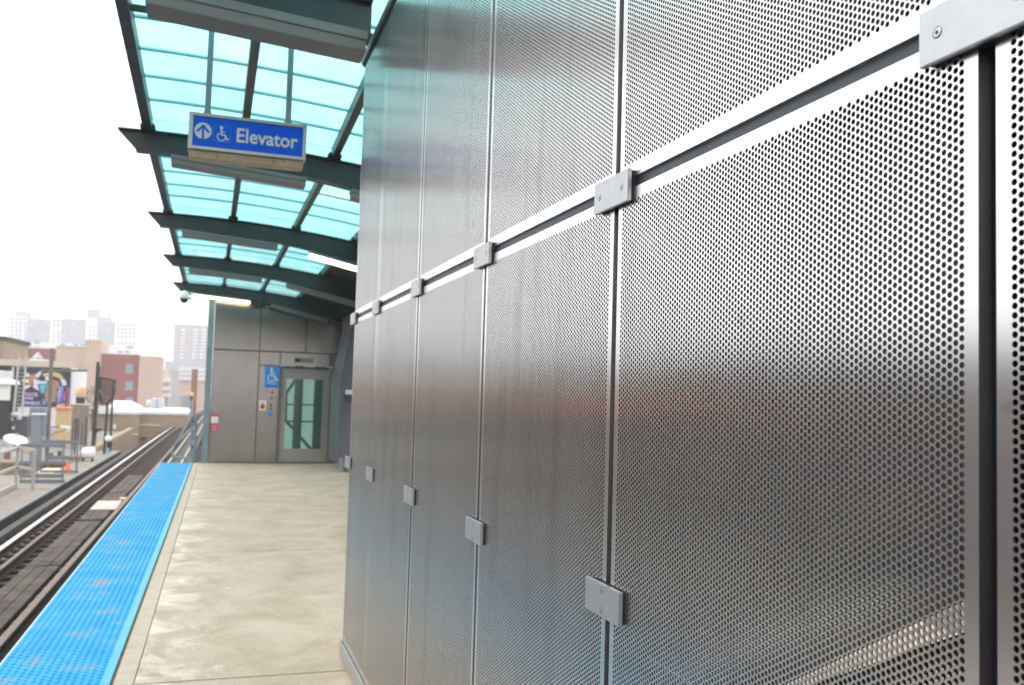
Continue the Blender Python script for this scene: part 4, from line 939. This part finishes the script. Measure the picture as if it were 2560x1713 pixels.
r1a, r1b, r2a, r2b = at(34, 1034, Yl), at(48, 889, Yl+1), at(55, 1036, Yl), at(66, 889, Yl+1)
for a, b in ((r1a, r1b), (r2a, r2b)): MB().bar(a, b, .10, .06).build("stile", M["railing_cream"], ld)
for k in range(15):
    f = (k+.5)/15; MB().bar(r1a.lerp(r1b, f), r2a.lerp(r2b, f), .04, .04).build("rung", M["railing_cream"], ld)
ac = thing("air_conditioner", "long dark grey rooftop air conditioner behind the white dish", "air conditioner", tuple(at(30, 1090, 61)))
a, c_ = at(-10, 1086, 61), at(70, 1042, 61); MB().box(a.x, c_.x, 61, 62.5, Zr+.1, c_.z).build("casing", M["ac_grey"], ac)
MB().box(a.x-.1, c_.x-.45, 60.9, 62.6, c_.z+.001, c_.z+.13).build("lid", M["lamp_white"], ac)
for x, y, w in ((14, 1053, 13), (21, 1071, 7), (33, 1070, 8), (28, 1048, 9), (48, 1045, 12)):
    a2, c2 = at(x-w/2, y+4, 60.9), at(x+w/2, y-4, 60.9); MB().box(a2.x, c2.x, 60.93, 60.999, a2.z, c2.z).build("panel", M["lamp_white"], ac)
MB().box(a.x, c_.x, 60.95, 62.4, Zr, Zr+.1).build("curb", M["brick_orange"], ac)
a2, c2 = at(66, 1041, 64), at(115, 1020, 64)
rv = thing("roof_unit", "blue grey rooftop unit under the mural lettering", "roof unit", tuple(at(90, 1050, 64)))
MB().box(a2.x, c2.x, 64, 65.5, Zr, c2.z).build("casing", M["duct_blue"], rv); MB().box(a2.x-.02, a2.x+.16, 63.9, 63.998, a2.z, c2.z).build("door", M["lamp_white"], rv)
Yd = 40.5
du = thing("grey_duct", "upright pale blue grey duct between the dish and the wooden pole", "duct", tuple(at(92, 1115, Yd)))
a, c_ = at(74, 1120, Yd), at(104, 1038, Yd); MB().box(a.x, c_.x, Yd, Yd+.5, ZW-.2 if False else a.z-1.2, c_.z).build("casing", M["duct_blue"], du, bevel=.03)
MB().box(a.x-.02, c_.x+.12, Yd-.05, Yd+.55, c_.z+.002, c_.z+.05).build("cap", M["lamp_white"], du); MB().box(c_.x+.001, c_.x+.16, Yd+.1, Yd+.4, a.z+.9, a.z+1.25).build("outlet", M["duct_blue"], du)
p = at(37, 1104, 50.0)
sd_ = thing("satellite_dish", "white satellite dish tilted on the roof behind the pale railing", "satellite dish", (p.x, 50, Zr))
m = MB(); n = 20; V = []; ax = Vector((.25, -.35, .9)).normalized(); u1 = ax.orthogonal().normalized(); u2 = ax.cross(u1)
for rr, hh in ((.0, 0), (.22, .02), (.42, .07), (.54, .13)):
    for k in range(n): V.append(Vector(p)+ax*hh+(u1*math.cos(2*math.pi*k/n)+u2*math.sin(2*math.pi*k/n))*max(rr, .005))
V += [v-ax*.02 for v in V]; o_ = 4*n
F = [(i*n+k, i*n+(k+1) % n, (i+1)*n+(k+1) % n, (i+1)*n+k) for i in range(3) for k in range(n)]; F += [tuple(o_+t for t in f[::-1]) for f in F]; F += [(3*n+k, 3*n+(k+1) % n, o_+3*n+(k+1) % n, o_+3*n+k) for k in range(n)]
m.add(V, F).build("dish", M["lamp_white"], sd_, True)
MB().tube([(p.x, 50, Zr), (p.x, 50, p.z-.03)], .04, 8).build("mast", M["galv"], sd_)
MB().tube([tuple(Vector(p)+ax*.02-u1*.5), tuple(Vector(p)+ax*.38)], .015, 6).build("feed_arm", M["galv"], sd_); q_ = Vector(p)+ax*.38; MB().lathe(tuple(q_), [(.06, -.06), (.07, .06)], 10).build("feed_horn", M["tank_tan"], sd_)
cb = thing("roof_chimney", "tan brick stack below the mural beside the wooden pole", "chimney", tuple(at(155, 1075, 52)))
a, c_ = at(138, 1062, 52), at(172, 1024, 52); MB().box(a.x, c_.x, 52, 53.2, Zr, c_.z).build("stack", M["tank_tan"], cb); MB().box(a.x-.06, c_.x+.06, 51.93, 53.27, c_.z+.001, c_.z+.12).build("cap", M["brick_orange"], cb)
a, c_ = at(172, 1085, 55), at(222, 1014, 55)
wb = thing("parapet_wall", "pale rendered parapet wall behind the dark steel posts", "wall", (a.x, 55, Zr)); MB().box(a.x, c_.x, 55, 55.4, GZ, c_.z).build("wall", M["walk_concrete"], wb); MB().box(a.x-.05, c_.x+.05, 54.95, 55.45, c_.z+.001, c_.z+.08).build("coping", M["band_pale"], wb)
# flood light on the wooden pole, poles
def pole(name, label, xt, yt, xb, yb, Y, r0, r1, mt, zb=GZ):
    a, b = at(xb, yb, Y), at(xt, yt, Y); d = (b-a); k = (zb-a.z)/d.z; base = a+d*k
    t = thing(name, label, "pole", tuple(base)); MB().tube([base, b], [r0, r1], 10).build("shaft", M[mt], t, True); return t, a, b
wp, a, b = pole("utility_pole", "tall weathered wooden utility pole in front of the mural", 130, 871, 117, 1150, 41, .085, .072, "wood_pole")
p1, p2 = at(100, 926, 41), at(219, 927, 41); MB().bar(p1, p2, .07, .09).build("crossarm", M["wood_pole"], wp)
for x in (160, 200): p = at(x, 923, 41); MB().lathe((p.x, p.y, p.z-.03), [(.03, 0), (.045, .05), (.02, .12)], 8).build("insulator", M["galv"], wp)
fl_ = thing("flood_light", "white flood light on a bracket reaching right from the wooden pole", "flood light", tuple(at(160, 1070, 40.8)))
p1, p2, p3 = at(128, 1068, 40.9), at(150, 1067, 40.8), at(178, 1070, 40.8)
MB().tube([p1, p2], .025, 8).build("arm", M["galv"], fl_); MB().bar(p2, p3, .14, .11).build("head", M["lamp_white"], fl_, bevel=.03); p = at(170, 1076, 40.8); MB().lathe((p.x, p.y, p.z-.03), [(.05, 0), (.06, .08), (.03, .1)], 10).build("lamp", M["lamp_white"], fl_); MB().tube([at(130, 1086, 40.9), at(165, 1074, 40.8)], .018, 6).build("brace", M["galv"], fl_)
pn, a, b = pole("utility_pole", "tall dark double pole carrying the wire mesh basket", 245, 905, 230, 1150, 50, .09, .075, "dark_pole")
c1, d1 = at(235, 1150, 50.3), at(249, 915, 50.3); MB().tube([c1+(c1-d1)*.3, d1], .055, 8).build("second_shaft", M["wood_pole"], pn, True)
bk = thing("mesh_basket", "sagging wire mesh basket frame hung between the dark poles", "basket", tuple(at(270, 1010, 50)))
cor = [(250, 944), (288, 952), (287, 975), (280, 1000), (262, 1010), (250, 1005)]
for i in range(len(cor)): MB().tube([at(*cor[i], 50), at(*cor[(i+1) % len(cor)], 50)], .05, 6).build("frame_bar", M["dark_pole"], bk)
MB().tube([at(289, 957, 49.9), at(278, 990, 49.9), at(262, 1008, 49.9)], .06, 6).build("rim", M["wood_pole"], bk); MB().tube([at(249, 974, 49.9), at(258, 988, 49.9), at(268, 993, 49.9)], .05, 6).build("strap", M["wood_pole"], bk)
m = MB()
for k in range(15):
    f = k/14; m.tube([at(251+37*f, 945+8*f, 50), at(251+30*f, 1004, 50)], .010, 4, False); m.tube([at(250, 946+58*f, 50), at(288-10*f*f, 953+50*f, 50)], .010, 4, False)
stuff(m.build("mesh", M["dark_pole"], bk))
pm, a, b = pole("utility_pole", "thin dark pole with a white globe lamp beside the tan brick building", 269, 1005, 258, 1160, 47, .065, .055, "dark_pole")
pm2, a, b = pole("utility_pole", "slim dark pole at the left corner of the tan brick building", 283, 955, 274, 1150, 49, .06, .05, "dark_pole")
p = at(271, 1097, 46.8); gl_ = thing("globe_lamp", "white globe lamp on a dark bracket between two thin poles", "lamp", tuple(at(271, 1140, 46.8)))
MB().lathe((p.x, p.y, p.z), [(.02, -.15), (.12, -.11), (.165, 0), (.12, .11), (.02, .15)], 14).build("globe", M["lamp_white"], gl_, True); p2 = at(274, 1112, 46.8); MB().box(p2.x-.10, p2.x+.10, 46.7, 46.9, p2.z-.13, p.z-.13).build("bracket", M["cloth_black"], gl_); p3 = at(269, 1138, 46.8); MB().tube([(p3.x, 46.8, p3.z-2.2), (p3.x, 46.8, p2.z-.13)], .07, 8).build("stem", M["blue_pipe"], gl_)
p = at(252, 1077, 50); sb_ = MB().add([tuple(at(238, 1072, 50)), tuple(at(262, 1072, 50)), tuple(at(239, 1083, 50)), tuple(at(238, 1072, 50.2)), tuple(at(262, 1072, 50.2)), tuple(at(239, 1083, 50.2))], [(0, 1, 2), (5, 4, 3), (0, 3, 4, 1), (1, 4, 5, 2), (2, 5, 3, 0)]).build("bracket", M["cloth_black"], pn)
for i, (x, y0, y1, w, tall) in enumerate(((182, 1050, 1100, 4, "leftmost dark steel post of the row"), (189, 1046, 1100, 6, "broad dark steel post second from the left of the row"), (195, 1047, 1100, 5, "dark steel post in the middle of the row"), (204, 1058, 1130, 5, "long dark steel post second from the right of the row"), (215, 1043, 1093, 5, "rightmost dark steel post of the row beside the double pole"))):
    a, c_ = at(x-w/2, y1, 43.5), at(x+w/2, y0, 43.5); o = MB().box(a.x, c_.x, 43.5, 43.62, Zr+.03, c_.z); o.box(a.x-.03, c_.x+.03, 43.45, 43.67, Zr+.031, Zr+.06); o = o.build("steel_post", M["iron_dark"], None); tag(o, tall+", beside the wooden pole", "post", "dark steel posts on the roof edge")
vt = thing("roof_vent", "stubby white cylindrical roof vent on dark legs beside the barrier", "vent", tuple(at(222, 1160, 43)))
p = at(222, 1133, 42.6); MB().lathe((p.x+.25, p.y, p.z), [(.02, -.02), (.20, 0), (.24, .12), (.24, .42), (.18, .52), (.02, .54)], 16, 'x').build("body", M["lamp_white"], vt, True)
for dx in (-.2, .15): MB().box(p.x+dx-.04, p.x+dx+.04, 42.5, 42.7, Zr, p.z-.18).build("leg", M["iron_dark"], vt)
tk = thing("water_tank", "ochre rooftop tank with dark base right of the mural", "tank", tuple(at(201, 1008, 70)))
p = at(201, 1004, 70); p2 = at(201, 968, 70); h = p2.z-p.z
MB().lathe((p.x, p.y, p.z), [(.33, h*.28), (.36, h*.35), (.34, h*.8), (.18, h*1.0), (.02, h*1.03)], 14).build("barrel", M["tank_tan"], tk, True); MB().lathe((p.x, p.y, p.z-.6), [(.30, 0), (.30, h*.28+.6)], 10).build("base", M["cloth_black"], tk)
# bare tree
tp = at(232, 1030, 84)
bt = thing("bare_tree", "bare branching tree in front of the peach brick wall", "tree", (tp.x, 84, GZ))
MB().tube([(tp.x, 84, GZ), (tp.x+.1, 84, tp.z-1.2), (tp.x, 84, tp.z)], [.16, .12, .09], 8).build("trunk", M["bark"], bt, True)
m = MB()
def grow(p, d, L_, r, n):
    q = p+d*L_; m.tube([p, q], [r, r*.65], 5, False)
    if n:
        for _ in range(3):
            e = (d+Vector((random.uniform(-.8, .8), random.uniform(-.6, .6), random.uniform(-.25, .5)))).normalized(); grow(p+d*L_*random.uniform(.55, 1), e, L_*random.uniform(.6, .85), r*.6, n-1)
for k in range(5): grow(Vector((tp.x, 84, tp.z-.5+.1*k)), Vector((random.uniform(-1, .6), random.uniform(-.4, .4), random.uniform(.6, 1))).normalized(), 1.1, .05, 4)
m.build("crown", M["bark"], bt)

# buildings on the open side, beside the camera: out of direct view, mirrored in the steel
def side(name, label, x0, x1, y0, y1, z1, mt, nrow=1, pier=4.0):
    t = thing(name, label, "building", ((x0+x1)/2, (y0+y1)/2, GZ)); MB().box(x0, x1, y0, y1, GZ, z1).build("wall", M[mt], t)
    MB().box(x0-.1, x1+.12, y0-.1, y1+.1, z1+.001, z1+.3).build("coping", M["iron_dark"], t)
    me = MB().box(-.0, .06, -.6, .6, -.8, .8).mesh("window")
    for y in np.arange(y0+2, y1-1, pier):
        for k in range(nrow): o = link("window", me, M["window_dark"], None, (x1, float(y), z1-2.2-3.0*k)); attach(o, t)
    return t
def parapet_band(t, x1, y0, y1, z0, z1, mt): MB().box(x1-.02, x1+.10, y0, y1, z0, z1).build("parapet_band", M[mt], t)
t = side("brick_warehouse", "long warehouse with an orange brick parapet alongside the track, beyond the left edge", -36, -22, 14, 100, 1.95, "roof_grey", 2)
parapet_band(t, -22, 36, 100.1, .80, 1.94, "brick_orange")
side("grey_rowhouse", "mauve grey flat roofed building alongside the track, behind the camera", -32, -19, -40, 12, 1.6, "bld_mauve", 2)
side("dark_loft", "tall dark loft building behind the warehouses across the track", -62, -46, -45, 118, 5.2, "ac_grey", 3, 6.0)

# ------------------------------------------------------------------ haze
hz = MB().box(-950, 950, -950, 950, GZ-1.2, 90).build("haze", None); stuff(hz)
hm = bpy.data.materials.new("haze"); hm.use_nodes = True; nt = hm.node_tree; nt.nodes.remove(nt.nodes["Principled BSDF"])
pv = nt.nodes.new("ShaderNodeVolumePrincipled"); pv.inputs["Color"].default_value = (.97, .97, .98, 1); pv.inputs["Density"].default_value = .00115; pv.inputs["Anisotropy"].default_value = .2
nt.links.new(pv.outputs[0], nt.nodes["Material Output"].inputs["Volume"]); hz.data.materials.append(hm)
